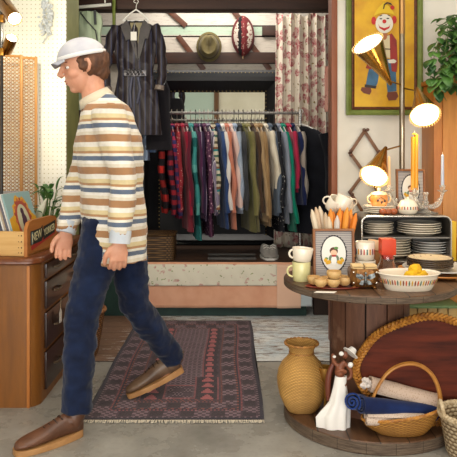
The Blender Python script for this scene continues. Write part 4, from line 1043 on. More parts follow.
def candle(nm,px,y0,y1,r,c,lb,q,twist=0):
    L_=(y1-y0)*3.64/F; loc=(ox+q.x,oy+q.y,oz+q.z+.001); t_=thing(nm,lb,'candle',loc,0,'candles in the glass candelabra')
    m=M(); m.tube([(0,0,0),(0,0,L_)],[r,r*.85],16) if not twist else [m.tube([(s*r*.45,0,0),(s*r*.45,0,L_*(1 if s>0 else .96))],[r*.62,r*.55],12) for s in (-1,1)]
    m.lathe([(r*.85,L_),(r*.4,L_+.008),(0,L_+.010)],12); obj('wax',m,mat(c,.35,Subsurface_Weight=.15),t_); obj('wick',M().tube([(0,0,L_),(0,0,L_+.022)],.0012,5),mat('#e9dcc0',.7),t_)
candle('taper_candle',389,158,187,.0095,'#e9bb86','peach taper candle in the left arm of the candelabra',cups[0])
candle('pillar_candle',414.5,135,190,.0200,'#e39a1c','thick golden double candle standing in the centre of the candelabra',cups[1],1)
candle('taper_candle',442.5,156,187,.0095,'#b9c3d6','pale blue taper candle in the right arm of the candelabra',cups[2])
# framed oval portraits
def portrait(x,y,z,w_,h_,lab,lean,yaw=0,detail=True,nm='picture_frame'):
    t=thing(nm,lab,'picture frame',(x,y,z),yaw); t.rotation_euler.x=-lean
    x0,x1=-w_/2,w_/2; fw_=.012
    rings=[[(x0+fw_*k,dy,0+fw_*k),(x1-fw_*k,dy,fw_*k),(x1-fw_*k,dy,h_-fw_*k),(x0+fw_*k,dy,h_-fw_*k)] for k,dy in ((0,.018),(0,0),(.15,-.003),(.85,-.003),(1,.0),(1,.018))]
    m=M(); m.loft(rings,caps=False); obj('frame',m,wood('#7b4a28','#9a6438','x',8,.45),t,ang=15)
    st_=stripes([(0,'#bdb6b0'),(.5,'#8a8688')],.0085,2,.8,0,False)
    obj('backing',M().box((x0+.005,.008,.005),(x1-.005,.016,h_-.005)),st_,t)
    m=M(); y=.0065; cz=h_*.52; a_,b_=w_*.30,h_*.34
    def e2(mi,cx,cz_,a,b,n=28,yy=0,sc=0):
        m.mi=mi; m.prism([(cx+(a+(sc if k%2 else 0))*math.cos(2*PI*k/n),y-yy,cz_+(b+(sc if k%2 else 0))*math.sin(2*PI*k/n)) for k in range(n)],(0,.0006,0))
    e2(0,0,cz,a_+.002,b_+.002,56,0,.004); e2(1,0,cz,a_-.002,b_-.002,40,.0006)
    # little figure with flowers
    k=w_/.19
    e2(2,.0,cz+.012*k,.019*k,.017*k,18,.0018); e2(3,0,cz+.003*k,.015*k,.014*k,18,.0024); e2(4,.011*k,cz+.025*k,.010*k,.006*k,10,.0026)
    e2(5,0,cz-.024*k,.024*k,.022*k,18,.0012); e2(6,0,cz-.030*k,.013*k,.022*k,18,.0024); e2(8,-.004*k,cz-.010*k,.006*k,.005*k,8,.003); e2(8,.005*k,cz-.010*k,.006*k,.005*k,8,.003)
    for sx in (-1,1):
        for q in range(3): e2(7,sx*(.022+.008*q)*k,cz-(.038-.004*q+.006*(q%2))*k,.009*k,.009*k,9,.003+.0004*q); 
        e2(4,sx*.034*k,cz-.022*k,.008*k,.006*k,8,.0028)
    obj('oval_print',m,[mat('#2d2a30',.7),mat('#ece8df',.7),mat('#5c3322',.7),mat('#e8c0a0',.7),mat('#5f8f4a',.7),mat('#6f7f6a',.7),mat('#f2efe8',.7),mat('#e0a92a',.7),mat('#b2332f',.7)],t)
    m=M(); m.prism([(-.02,.018,h_*.7),(.02,.018,h_*.7),(.03,.018+h_*.35,.0+h_*.1*0),( -.03,.018+h_*.35,0)],(0,.002,0)) ; obj('easel_back',m,mat('#4a3a2c',.8),t)
    return t
FD=2.98
portrait(PX(334.5,FD),FD,TT,42*FD/F,PZ(229,FD)-TT,'wooden framed striped picture with an oval portrait, on the spool table front',.10,.02)
portrait(PX(410.5,3.73),3.715,UZ,29*3.73/F,PZ(169,3.73)-UZ,'small wooden framed oval picture standing behind the candelabra',.05)
# pencil pot and sticks : fence-like painted clay pencils
PDp=3.10
t=thing('stick_holder','dark rectangular holder of upright sticks behind the oval portrait','holder',(PX(334,PDp),PDp,TT))
m=M(); m.box((-.085,-.05,0),(.085,.05,.17),.004); obj('holder_box',m,mat('#5a3c2a',.6),t)
rnd=random.Random(8)
scs=['#d9c8ad','#c7ab8c','#d4c3aa','#bfa78a','#dd8a2c','#e0801e','#cfc6bc','#e58a24','#d87418','#e3932f','#b5622b','#e58e2a','#d8c4a6','#df7f1f']
px=[311,315.5,320,324.5,330.5,334,336.5,340,343,346.5,348.5,352,328,356]; tops=[209,207,206.5,212,208.5,212,215,208,211,207,213,209.5,216,213]; 
for k in range(14):
    x=(px[k]-334)*PDp/F; h_=PZ(tops[k],PDp)-TT; y_=-.025+.02*(k%3); r=.0140; bx=x*.55
    col=scs[k]; m=M(); m.tube([(bx,y_,.10),(bx+(x-bx)*.85,y_,h_-.03),(x,y_,h_)],[r,r,.003],6); 
    lb=('pale whittled stick' if k in (0,1,2,3,6,12) else 'orange whittled stick')+', '+['leftmost','second from left','third from left','fourth from left','fifth from left','sixth from left','near the middle','right of middle','tenth from left','orange tall right of middle','brown right of middle','second from right','short one left of middle','rightmost'][k]+' in the holder'
    o=obj('pointed_stick',m,mat(col,.6,c2=None),loc=(PX(334,PDp),PDp,TT+.0),label=lb,cat='stick',group='sticks behind the portrait')
# mug tree behind with hanging cups
t=thing('mug_tree','small mug tree carrying white cups behind the orange sticks','mug tree',(PX(338,3.25),3.25,TT))
m=M(); m.lathe([(0,0),(.055,0),(.055,.01),(.01,.014),(.008,.27),(.012,.28),(0,.29)],20); m.tube([(-.055,-.01,.265),(0,0,.24),(.055,-.01,.265)],.004,6); m.tube([(0,-.06,.25),(0,0,.22)],.004,6); obj('stand',m,mat('#6b4a33',.5),t)
def mug(name,label,loc,r,h,mt,hs=1,rot=None,dash=False,hr=.35,group=None,flare=1.0,hm=None):
    t=thing(name,label,'cup' if name!='mug' else 'mug',loc,0,group)
    if rot is not None: t.rotation_euler=rot
    obj('cup_body',M().lathe([(0,0),(r*.82,0),(r*.9,.004),(r*.95,h*.3),(r*flare,h-.002),(r*flare-.001,h),(r*flare-.004,h-.001),(r*.9,h*.3),(0,.006)],32),mt,t)
    m=M(); a0=.25*PI
    m.tube([(hs*(r*.93+h*hr*math.sin(a)),0,h*.5+h*hr*math.cos(a)) for a in [PI*k/12 for k in range(13)]],r*.11,8); obj('handle',m,hm or mt,t)
    if dash: m=M(); dashes(m,r*.985,h*.48,h*.3,9,.006,PI*1.1,PI*1.9); obj('painted_dashes',m,cm_,t)
    return t
mug('cup','white cup hanging tilted at the left of the mug tree',P(331,209,3.22),.040,.066,china,-1,(.5,.5,0),group='cups on the mug tree')
mug('cup','white cup hanging at the centre of the mug tree',P(340,209,3.19),.042,.070,china,1,(.4,.1,1.2),group='cups on the mug tree')
mug('cup','cream cup hanging tilted at the right of the mug tree',P(348,210,3.22),.036,.062,mat('#ead9bf',.25,Coat_Weight=.4),1,(.5,-.4,0),group='cups on the mug tree')
# yellow mug + bowl cup
mz=TT; t1=mug('mug','pale yellow mug on the left rim of the spool table',(PX(301.5,2.98),2.985,TT),.043,PZ(259,2.98)-PZ(277,2.98)+.006,mat('#dcd59a',.3,Coat_Weight=.4),-1,None,hr=.28)
mug('teacup','white cup standing on top of the pale yellow mug',(PX(302,2.98),2.985,TT+.0915),.046,.062,china,-1,(0,.08,0),flare=1.08,hr=.3)
# bowls & tray
BDp=2.84
m=M(); n=40
tri=[(.13*math.cos(2*PI*k/n)*(1+.08*math.cos(4*2*PI*k/n)),.062*math.sin(2*PI*k/n)*(1+.08*math.cos(4*2*PI*k/n)),0) for k in range(n)]
m.loft([[(x*.9,y*.9,0) for x,y,z in tri],[(x,y,.006) for x,y,z in tri],[(x*.97,y*.97,.008) for x,y,z in tri],[(x*.88,y*.88,.003) for x,y,z in tri]]); obj('leaf_tray',m,mat('#8d3a26',.4,c2='#6f2b1e'),loc=(PX(336,BDp),BDp,TT),label='red brown leaf shaped tray under the small wooden bowls',cat='tray')
bw=wood('#c79a5c','#e0bd84','x',14,.4)
def bowl(px,py,r,lab,y=BDp,zz=0,solid_=False):
    obj('wooden_bowl',M().lathe([(0,0),(r*.5,0),(r*.85,r*.35),(r,r*.8),(r*.93,r*1.15),(r*.86,r*1.15),(r*.88,r*.8),(r*.6,r*.35),(0,r*.3)],26),bw,loc=(PX(px,y),y,TT+.0085+zz),label=lab,cat='bowl',group='small wooden bowls on the red tray')
bowl(314,0,.031,'small wooden bowl at the left end of the red tray',BDp+.028); bowl(320.5,0,.031,'small wooden bowl in front, second from the left on the tray',BDp-.03)
bowl(333.5,0,.031,'small wooden bowl at the middle front of the red tray, under another',BDp-.033); bowl(334,0,.033,'small wooden bowl stacked on top of the middle one',BDp-.028,.032); bowl(344.5,0,.033,'small wooden bowl at the right of the red tray',BDp+.005); bowl(327,0,.028,'small wooden bowl at the back middle of the red tray',BDp+.032); bowl(341,0,.030,'small wooden bowl at the right back, below the portrait',BDp+.046)
obj('paper_card',M().prism([(-.05,-.012,0),(.035,-.022,0),(.05,.006,0),(-.035,.014,0)],(0,0,.0012)),mat('#efe9dd',.8),loc=(PX(326,2.72),2.74,TT),label='small white card lying before the red tray',cat='card')
# ornate napkin holder
ND=2.84
t=thing('napkin_holder','ornate bronze butterfly box with folded pale cloths on the spool table','box',(PX(363,ND),ND,TT),0)
br=mat('#6b4426',.35,.75,c2='#8f6534',scale=40,bump=.4,bs=120)
def oct(k,z): return [(x*k,y*k,z) for x,y in ((-.062,-.032),(-.035,-.05),(.035,-.05),(.062,-.032),(.062,.032),(.035,.05),(-.035,.05),(-.062,.032))]
m=M(); m.loft([oct(.78,.008),oct(.98,.03),oct(1.04,.07),oct(.97,.088),oct(.9,.088),oct(.95,.07),oct(.8,.03)]); obj('box_body',m,br,t,ang=20)
m=M(); 
for x in (-.045,.045):
    for y in (-.032,.032): m.lathe([(0,-.0),(.008,0),(.011,.006),(.007,.012),(0,.014)],12,(x,y,0))
obj('foot',m,br,t)
m=M(); 
m.ell((0,-.056,.042),(.006,.006,.026),10,8); m.ell((0,-.058,.072),(.006,.005,.006),8,6)
for s in (-1,1):
    m.prism([(0,-.054,.05),(s*.016,-.055,.066),(s*.040,-.055,.072),(s*.042,-.055,.055),(s*.022,-.055,.044)],(0,.003,0)); m.prism([(0,-.054,.042),(s*.018,-.055,.04),(s*.028,-.055,.025),(s*.012,-.055,.02)],(0,.003,0))
obj('butterfly',m,mat('#9aa0a0',.3,.9,c2='#2d2c2b',scale=60),t)
for x in (-.05,.05):
    for z in (.028,.074): obj('stud',M().ell((x,-.046,z),(.005,.005,.005),8,6),mat('#e3dcd0',.2,.9),t)
for k,(x,w_,lb) in enumerate(((-.028,.05,'left folded pale cloth in the bronze box'),(.03,.052,'right folded pale cloth in the bronze box'))):
    m=M()
    for q in range(4): m.box((-w_/2,-.03,.0115*q),(w_/2,.03,.0115*q+.010),.004)
    obj('folded_cloth',m,cloth('#d8b67e','#e5c894'),loc=(PX(363,ND)+x,ND,TT+.0885-.03+.0),label=lb,cat='cloth')
# mugs stack behind
mg=mug('mug','white mug with coloured dashes behind the bronze box',(PX(366,3.02),3.03,TT),.047,.090,china,-1,dash=True); 
mug('mug','white dashed mug stacked on another behind the bronze box',(PX(365.5,3.02),3.03,TT+.0915),.046,.085,china,-1,(0,0,-.3),dash=True,hr=.34,hm=mat('#e5b877',.3))
mug('teacup','peach cup perched on top right of the stacked mugs',(PX(374.5,3.12),3.12,TT+.125),.034,.045,mat('#efc9a0',.3),1,(0,.15,0),flare=1.12)
obj('wooden_block',M().cbox((0,0,.062),(.06,.06,.124),.006),wood('#8a5a30','#a9743f','z'),loc=(PX(375,3.12),3.125,TT),label='brown wooden block beneath the peach cup',cat='block')
# red topped jar
t=thing('glass_jar','round glass jar with a bright orange red square stopper on the spool table','jar',(PX(387.5,2.96),2.965,TT))
obj('jar_body',M().lathe([(0,.004),(.036,0),(.046,.012),(.050,.04),(.046,.075),(.034,.095),(.033,.118),(.030,.118),(.031,.095),(.042,.07),(.045,.04),(.038,.014),(0,.010)],28),glassm('#f3e3dc',.05),t)
obj('stopper',M().cbox((0,0,.163),(.068,.068,.075),.006).cbox((0,0,.118),(.046,.046,.024),.004),mat('#c22c08',.5,c2='#d0430f'),t)
# casserole
CDp=2.80
t=thing('casserole_dish','white oval dish with coloured leaf band holding yellow wool on the spool table','dish',(PX(408.5,CDp),CDp,TT))
def ov(a,b,z,n=48): return [(a*math.cos(2*PI*k/n),b*math.sin(2*PI*k/n),z) for k in range(n)]
m=M(); m.loft([ov(.098,.060,0),(ov(.103,.066,.006)),ov(.122,.082,.045),ov(.128,.087,.066),ov(.138,.094,.072),ov(.137,.093,.076),ov(.123,.083,.070),ov(.115,.077,.045),ov(.098,.062,.010)]); obj('dish_body',m,china,t)
m=M()
for k in range(30):
    a=PI*(1.02+.96*k/29); m.mi=k%4; rx,ry_=.1185+.002,.0785+.003; n_=Vector((math.cos(a)/rx,math.sin(a)/ry_,0)).normalized(); R_=Matrix.Rotation(math.atan2(n_.y,n_.x),4,'Z')@Matrix.Rotation(-.45,4,'Y').inverted()@Matrix.Identity(4)
    m.ell((rx*math.cos(a),ry_*math.sin(a),.040),(.0012,.0032,.014),8,6,Matrix.Rotation(math.atan2(n_.y,n_.x),4,'Z')@Matrix.Rotation(.42,4,'Y'))
obj('leaf_band',m,[mat('#cf5a30',.4),mat('#5f7d6a',.4),mat('#d2a23a',.4),mat('#8a4a3a',.4)],t)
for k,(x,y,r,lb) in enumerate(((.015,.0,.034,'yellow wool ball nearest the middle of the white dish'),(.058,.008,.032,'yellow wool ball at the right end of the white dish'),(.038,-.03,.026,'yellow wool ball at the front of the white dish'),(.034,.012,.030,'yellow wool ball topmost in the white dish'))):
    m=M(); m.ell((0,0,0),(r,r,r*.8),22,14); o=obj('wool_ball',m,mat('#e8bc1e',.85,c2='#cf9a14',scale=30,bump=.9,bs=70),loc=(PX(408.5,CDp)+x,CDp+y,TT+.030+r*.8+(.030 if k==3 else 0)),label=lb,cat='wool ball',group='yellow wool balls in the white dish'); wrinkle(o,.006,60)
# wooden platter and brown rim plates
PLD=3.12; plx=PX(430,PLD)
obj('wooden_platter',M().lathe([(0,0),(.13,0),(.195,.016),(.20,.020),(.196,.024),(.13,.010),(0,.010)],48),wood('#a8662c','#c4863f','x',6,.35),loc=(PX(437,3.16),3.14,TT),label='large round wooden platter under the brown edged plates, right rear of spool',cat='platter')
obj('white_platter',plate_mesh(.175,.014),mat('#cfc9c2',.3),loc=(PX(437,3.16),3.13,TT+.0245),label='wide grey white platter between wooden platter and brown edged plates',cat='plate')
g=G('brown_plate'); o=g.xyz(); rr_=g.math('SQRT',g.math('ADD',g.math('MULTIPLY',o[0],o[0]),g.math('MULTIPLY',o[1],o[1])))
col=g.mix(g.mask(rr_,.098,.106),'#e0cba6','#4a3528'); sp=g.math('MULTIPLY',g.mask(g.vor(40),.22,.15),g.mask(rr_,.07,.075)); col=g.mix(sp,col,'#7a4a2c'); bpm=g.done(col,.3,0,.5)
stack(plx,3.12,TT+.033,.110,5,.0095,'brown edged cream plate','on the platters',bpm,'brown edged plates on the platters',.016)
# ================= LOWER DISC ITEMS =================
wv=weave('#e3b265','#8a5b24',40,150,alt=.22)
VD=3.0; vx=PX(301.5,VD)
t=thing('wicker_vase','round honey coloured wicker vase with flared neck on the spool base','vase',(vx,VD,BT))
def sq(prof,n=56):
    m=M(); rings=[]
    for r,z in prof:
        e=.62 if z<.05 else (1 if z>.12 else .62+.38*(z-.05)/.07); ring=[]
        for k in range(n):
            a=2*PI*k/n+PI/4; c,s=math.cos(a),math.sin(a); ring.append((r*math.copysign(abs(c)**e,c),r*math.copysign(abs(s)**e,s),z))
        rings.append(ring)
    return m.loft(rings)
vp=[(0,0),(.060,0),(.066,.004),(.085,.03),(.104,.07),(.113,.11),(.115,.14),(.108,.175),(.092,.205),(.072,.225),(.060,.238),(.056,.25),(.058,.262),(.067,.278),(.077,.288),(.078,.292),(.070,.290),(.052,.262),(.050,.24),(.085,.2),(.1,.13),(.05,.02),(0,.015)]
prof=[]
for i in range(len(vp)-1):
    for k in range(3): prof.append((vp[i][0]+(vp[i+1][0]-vp[i][0])*k/3,vp[i][1]+(vp[i+1][1]-vp[i][1])*k/3))
prof.append(vp[-1]); prof=[(r,z*1.07) for r,z in prof]; obj('vase_body',sq(prof),wv,t)
m=M(); m.tube([(.077*math.cos(a),.077*math.sin(a),.310+.002*math.sin(a*24)) for a in [2*PI*k/96 for k in range(97)]],.0055,8); m.tube([(.0565*math.cos(a),.0565*math.sin(a),.267+.0015*math.sin(a*24)) for a in [2*PI*k/96 for k in range(97)]],.0035,6); obj('braided_rim',m,mat('#b88240',.5,c2='#7d4f20',scale=50),t)
# small brass goblet behind vase
obj('brass_goblet',M().lathe([(0,0),(.03,0),(.03,.006),(.008,.02),(.007,.12),(.012,.14),(.030,.16),(.036,.19),(.034,.215),(.030,.215),(.031,.19),(0,.16)],24),mat('#b98a3c',.35,.6,c2='#8a5f2a'),loc=(PX(326,2.93),2.95,BT),label='small brass goblet between the wicker vase and the spool core',cat='goblet')
# figurine
GD=2.80
t=thing('dancer_figurine','figurine of a dancer with white hat and sweeping white skirt on spool base','figurine',(PX(338,GD),GD,BT))
def gp(x,y,dy=0): p=P(x,y,GD); return Vector((p.x,p.y+dy,p.z))
bs=mat('#6b3a26',.4,c2='#8a5034',scale=20); wt=mat('#f0ece6',.4)
m=M(); m.tube(spl([gp(343,386),gp(341,378),gp(339.5,372),gp(341,366),gp(345,361)],4),[.018,.019,.017,.016,.015,.016,.019,.022,.022,.021,.020,.019,.017,.013,.010,.008,.008],12)
m.tube(spl([gp(338,366),gp(334,362),gp(333,356)],4),[.009]*9,8); m.tube(spl([gp(345,364),gp(350,369),gp(351,376),gp(347,379),gp(344,377)],4),[.009]*12+[.008]*5,8)
m.ell(gp(345,355),(.013,.014,.017),14,10); m.ell(gp(333,355.5),(.009,.008,.011),8,6); m.ell(gp(343,377.5,-.004),(.009,.008,.008),8,6)
b_=obj('body',m,bs,t,world=True); bake(b_,[('REMESH',dict(mode='VOXEL',voxel_size=.003)),('SMOOTH',dict(factor=.5,iterations=3))]); b_.data.materials.clear(); b_.data.materials.append(bs)
m=M(); q=Matrix.Rotation(.75,4,'Y')@Matrix.Rotation(-.35,4,'X'); m.lathe([(0,.026),(.014,.024),(.019,.012),(.020,.004),(.036,.0),(.036,-.003),(0,-.004)],24,gp(350.5,352.5,-.004),q); obj('hat',m,wt,t,world=True)
m=M(); m.ell(gp(341,353,-.01),(.011,.008,.010),10,7); m.ell(gp(350,364,-.012),(.012,.009,.012),10,7); m.ell(gp(334,356,-.01),(.008,.006,.006),8,6); obj('flower',m,wt,t,world=True)
m=M(); m.tube(spl([gp(341,372,.002),gp(337,371,-.012),gp(341,369,-.017),gp(345,371,-.014)],4),.009,8); obj('bodice',m,bs,t,world=True)
# skirt: loft
rings=[]
rows=[(341,376,.026,.022),(340,384,.028,.026),(339.5,392,.034,.030),(339,400,.041,.036),(338,408,.050,.042),(337,415,.053,.046)]
base=rows[-1]
for i in range(16):
    v=i/15*(len(rows)-1); k=min(int(v),len(rows)-2); f_=v-k; a=[rows[k][q]*(1-f_)+rows[k+1][q]*f_ for q in range(4)]
    c=gp(a[0],a[1]); ring=[]
    for j in range(40):
        an=2*PI*j/40; w_=1+.13*(i/15)*math.sin(an*6+i*.12); x=a[2]*w_*math.cos(an); y=a[3]*w_*math.sin(an)*.8
        if math.cos(an)<-.3 and i>9: x*=1+.8*(i-9)/6*(-math.cos(an)-.3)
        z=c.z-(.008*(i/15)*(math.cos(an)*-1)); z=max(z,BT+.002)
        ring.append(Vector((c.x+x,c.y+y,z)))
    rings.append(ring)
c=gp(337,421); rings.append([Vector((p.x*.97+c.x*.03,p.y,BT+.001)) for p in rings[-1]])
m=M(); m.loft(rings); obj('skirt',m,wt,t,world=True)
m=M(); m.tube(spl([gp(335,363,.02),gp(330,375,.02),gp(328.5,388,.02),gp(329,402,.02)],5),[.009+.004*math.sin(PI*i/15) for i in range(16)],10); obj('cape',m,mat('#6a3424',.4),t,world=True)
# ---- big braided tray
TD=2.836; tcx,tcz=PX(428,TD),0.297
t=thing('braided_tray','large scalloped tray with braided wicker rim and dark red wood base, leaning upright','tray',(tcx,TD,BT))
def out_(a,k=1.0):
    e=1+.018*math.cos(4*a+.4)+.012*math.cos(8*a); return Vector((.305*e*k*math.cos(a)*(1+.03),0,.232*e*k*math.sin(a)))
tm=Matrix.Translation((tcx,TD,tcz))
m=M(); n=80
m.prism([tm@(out_(2*PI*k/n,.97)+Vector((0,.006,0))) for k in range(n)],(0,.008,0)); obj('tray_base',m,wood('#32100a','#74301a','x',5,.6,spec=.25),t,world=True)
rat=mat('#c98c3a',.45,c2='#8d5620',scale=40)
zmin=min((tm@out_(2*PI*k/360)).z for k in range(360))
for ph,nm in ((0,'rim_strand'),(2*PI/3,'rim_strand'),(4*PI/3,'rim_strand')):
    m=M(); pts=[]; N=420
    for k in range(N+1):
        a=2*PI*k/N; c=out_(a); nrm=(out_(a,1.05)-c).normalized(); w_=a*34+ph
        pts.append(tm@(c+nrm*(.013*math.sin(w_))+Vector((0,-.016+.007*math.sin(2*w_),0))))
    m.tube(pts,[(.0085,.0065)]*len(pts),6,ref=(0,1,0)); obj(nm,m,rat,t,world=True)
m=M(); N=160; m.tube([tm@(out_(2*PI*k/N,.955)+Vector((0,-.006,0))) for k in range(N+1)],.007,6); m.tube([tm@(out_(2*PI*k/N,1.0)+Vector((0,.012,0))) for k in range(N+1)],.009,6); obj('rim_core',m,mat('#8f5a25',.5,c2='#5f3814',scale=50),t,world=True)
# ---- handled basket
GBx,GBy=PX(402,2.74),2.745
t=thing('gathering_basket','oval honey wicker basket with tall hoop handle holding rolled textiles','basket',(GBx,GBy,BT))
def tiltz(x,z,f): return z+f*x*.16
rings=[]
for a,b,z in ((.0,.0,0),(.09,.045,.0),(.105,.055,.004),(.135,.068,.03),(.158,.078,.06),(.172,.083,.088),(.170,.081,.088),(.150,.072,.06),(.12,.06,.03),(.08,.04,.012),(0,0,.010)):
    rings.append([Vector((max(a,1e-4)*math.cos(2*PI*k/56),max(b,1e-4)*math.sin(2*PI*k/56),tiltz(a*math.cos(2*PI*k/56),z,min(1,z/.06)))) for k in range(56)])
m=M(); m.loft(rings); obj('basket_body',m,weave('#d39b48','#7d4c1b',30,130),t)
m=M()
for ph in (0,PI): m.tube([(.171*math.cos(a),(.082)*math.sin(a)+.002*math.sin(a*40+ph),tiltz(.17*math.cos(a),.090,1)+.004*math.cos(a*40+ph)) for a in [2*PI*k/200 for k in range(201)]],.0045,6)
obj('rim',m,rat,t)
hy=lambda p:Vector((p.x-GBx,0,p.z-BT))
hp=[P(365.5,420,2.745),P(370,405,2.745),P(377,388,2.745),P(387,373,2.745),P(400,365,2.745),P(415,364,2.745),P(428,371,2.745),P(436,383,2.745),P(439.5,396,2.745),P(440,406,2.745)]
base=spl([hy(p) for p in hp],5)
for dx,dy in ((-.0,-.009),(.004,.009),(.0,.0)):
    m=M(); L_=len(base); m.tube([p+Vector((dx+(.010 if dy>0 else -.004)*((i/L_)**3),dy*(1+1.2*((i/L_)**3)),0)) for i,p in enumerate(base)],.0055,8); obj('handle_strand',m,mat('#c4883c',.4,c2='#a2672a',scale=20),t)
# rolls
def roll(name,label,a,b,R,mt,turns=3.2,th=.007,cat='rolled textile',fringe=None):
    a,b=Vector(a),Vector(b); d_=(b-a); L_=d_.length; q=d_.normalized().to_track_quat('Z','Y').to_matrix().to_4x4()
    outer=[];inner=[]; N=int(turns*22)
    for k in range(N+1):
        v=k/N; an=2*PI*turns*v; r=.006+(R-.006)*v; outer.append((r,an))
    def ring(z,wob):
        o1=[]; 
        for r,an in outer: r2=r*(1+wob*noise.noise(Vector((an,z*14,R*99)))); o1.append(Vector((r2*math.cos(an),r2*math.sin(an),z+.003*math.sin(an*1.3))))
        o2=[]
        for r,an in outer[::-1]: r2=(r-th*.62)*(1+wob*noise.noise(Vector((an,z*14,R*99)))); o2.append(Vector((max(r2,.001)*math.cos(an),max(r2,.001)*math.sin(an),z+.003*math.sin(an*1.3))))
        return [a+q@p for p in o1+o2]
    m=M(); m.loft([ring(L_*k/14,.05) for k in range(15)],caps=False)
    # end strips
    R0=ring(0,.05);R1=ring(L_,.05);n=len(R0)//2
    bm=m.bm; bm.verts.ensure_lookup_table(); tot=len(bm.verts); per=len(R0)
    for off_ in (0,14*per):
        vs=[bm.verts[off_+i] for i in range(per)]
        for i in range(n-1):
            try: bm.faces.new((vs[i],vs[i+1],vs[per-2-i],vs[per-1-i]))
            except ValueError: pass
    mid=(a+b)/2; return obj(name,m,mt,loc=mid,world=True,label=label,cat=cat,group='rolled textiles in the gathering basket')
beige=cloth('#cdb6a4','#bda18e'); 
wblue=cloth('#141f45','#1b2f60')
roll('rolled_blanket','thick beige pink rolled cloth lying at the back of the basket',P(369,384,2.80)+Vector((0,0,0)),P(438,402,2.80),.040,specks('#cbb4a2','#b39580',140,.3,.95),2.6,.012)
roll('rolled_towel','long dark blue roll lying across the middle of the basket',P(361,404,2.70),P(434,412,2.78),.042,wblue,3.0,.009)
roll('rolled_towel','short blue roll with white spiral end left of the basket',P(352,402,2.72),P(364,404,2.83),.042,cloth('#1a2f6c','#233f80'),2.6,.010)
roll('rolled_blanket','beige rolled cloth at the front of the basket rim',P(366,419,2.70),P(424,421,2.715),.033,specks('#d3bfae','#b89c88',140,.3,.95),2.4,.011)
m=M(); 
def spiral_piping(c,R,turns): m.tube([Vector(c)+Vector(((.004+(R-.004)*k/60)*math.cos(2*PI*turns*k/60),-.0,(.004+(R-.004)*k/60)*math.sin(2*PI*turns*k/60))) for k in range(61)],.0018,5)
# lace bundle
rnd=random.Random(4); m=M()
for k in range(26): a=rnd.uniform(0,2*PI); r=rnd.uniform(0,.022); m.ell((r*math.cos(a),rnd.uniform(-.01,.01),r*math.sin(a)*1.1),(.010,.007,.010),8,6)
obj('lace_bundle',m,mat('#d9cfc8',.8,c2='#c2b5ad',scale=60),loc=P(366,383,2.74),label='small pale lace bundle at the back left of the basket rim',cat='lace')
# edge basket
t=thing('pale_basket','pale whitewashed wicker basket cut by the right photo edge','basket',(PX(473,2.62),2.66,0.0))
obj('basket_body',M().lathe([(0,0),(.085,0),(.095,.02),(.118,.16),(.122,.17),(.112,.165),(.09,.03),(0,.02)],40),weave('#cdbb9a','#6d5539',26,60),t)
for ph in (0,PI):
    m=M(); m.tube([(.12*math.cos(a),.12*math.sin(a)+.004*math.sin(a*22+ph),.172+.007*math.cos(a*22+ph)) for a in [2*PI*k/160 for k in range(161)]],.0075,7); obj('rim_strand',m,mat('#d9c6a4',.6,c2='#a68e6a',scale=40),t)
m=M(); m.tube([(-.115-.005*math.sin(a),-.035+.07*k/12,.17+.055*math.sin(a)) for k,a in [(k,PI*k/12) for k in range(13)]],.008,8); obj('handle',m,mat('#d9c6a4',.6,c2='#a68e6a',scale=40),t)
# right of cupboard: yellow and red jars at edge
obj('red_vase',M().lathe([(0,0),(.04,0),(.06,.03),(.065,.07),(.04,.11),(.02,.13),(.028,.15),(.022,.15),(.015,.13),(0,.11)],28),mat('#b32e1e',.3,c2='#8f1f18'),loc=(PX(463,3.6),3.62,ST),label='red glazed vase at the right edge beside the plate cupboard',cat='vase')
obj('yellow_box',M().cbox((0,0,.11),(.03,.05,.22),.003),mat('#e3b51f',.5),loc=(UX1+.022,3.56,ST),label='narrow yellow box against the right side of the plate cupboard',cat='box')
# ================= PERSON =================
PL=Vector((-.55,3.02,0))
pr=thing('person','person in a striped shirt, jeans and pale cap striding left past the dresser','person',PL)
skin=mat('#d9a083',.5,c2='#cf9275',scale=20,Subsurface_Weight=.05)
fwd=Vector((-.94,-.34,0)).normalized(); lft=Vector((.34,-.94,0)).normalized(); upv=Vector((0,0,1))
V=Vector
hipL,kneeL,ankL=V((-.565,2.94,.92)),V((-.665,2.875,.50)),V((-.672,2.83,.095))
hipR,kneeR,ankR=V((-.515,3.10,.92)),V((-.455,3.12,.51)),V((-.275,3.30,.185))
pel=V((-.54,3.02,.95)); waist=V((-.55,3.015,1.08)); chest=V((-.565,3.0,1.31)); shc=V((-.585,2.99,1.45)); neck=V((-.628,2.98,1.52))
shL=shc+lft*.175+V((0,0,-.02)); shR=shc-lft*.175+V((0,0,-.02))
elL,wrL=V((-.455,2.80,1.13)),V((-.47,2.765,.875)); elR,wrR=V((-.725,3.14,1.13)),V((-.775,3.06,.885))
m=M()
m.tube([pel-V((0,0,.06)),pel,waist,chest,shc,shc+(neck-shc)*.5],[(.13,.09),(.15,.10),(.135,.09),(.15,.10),(.13,.075),(.06,.06)],20,ref=lft)
hc=V((-.675,2.965,1.665)); tilt=math.radians(14)
f2=(fwd*math.cos(tilt)-upv*math.sin(tilt)).normalized(); u2=(upv*math.cos(tilt)+fwd*math.sin(tilt)).normalized()
Rh=Matrix((( f2.x,lft.x,u2.x),(f2.y,lft.y,u2.y),(f2.z,lft.z,u2.z))).to_4x4()
def hp_(x,y,z): return hc+Rh@V((x,y,z))
m.tube([shc-V((0,0,.03)),neck,hp_(-.025,0,-.07),hp_(-.02,0,-.03)],[.066,.056,.055,.055],16)
m.ell(hp_(-.008,0,.012),(.100,.076,.100),24,16,Rh); m.ell(hp_(.028,0,-.055),(.066,.058,.072),20,14,Rh); m.ell(hp_(.060,0,-.103),(.026,.026,.020),14,10,Rh)
m.ell(hp_(.078,0,.022),(.018,.05,.014),14,8,Rh)
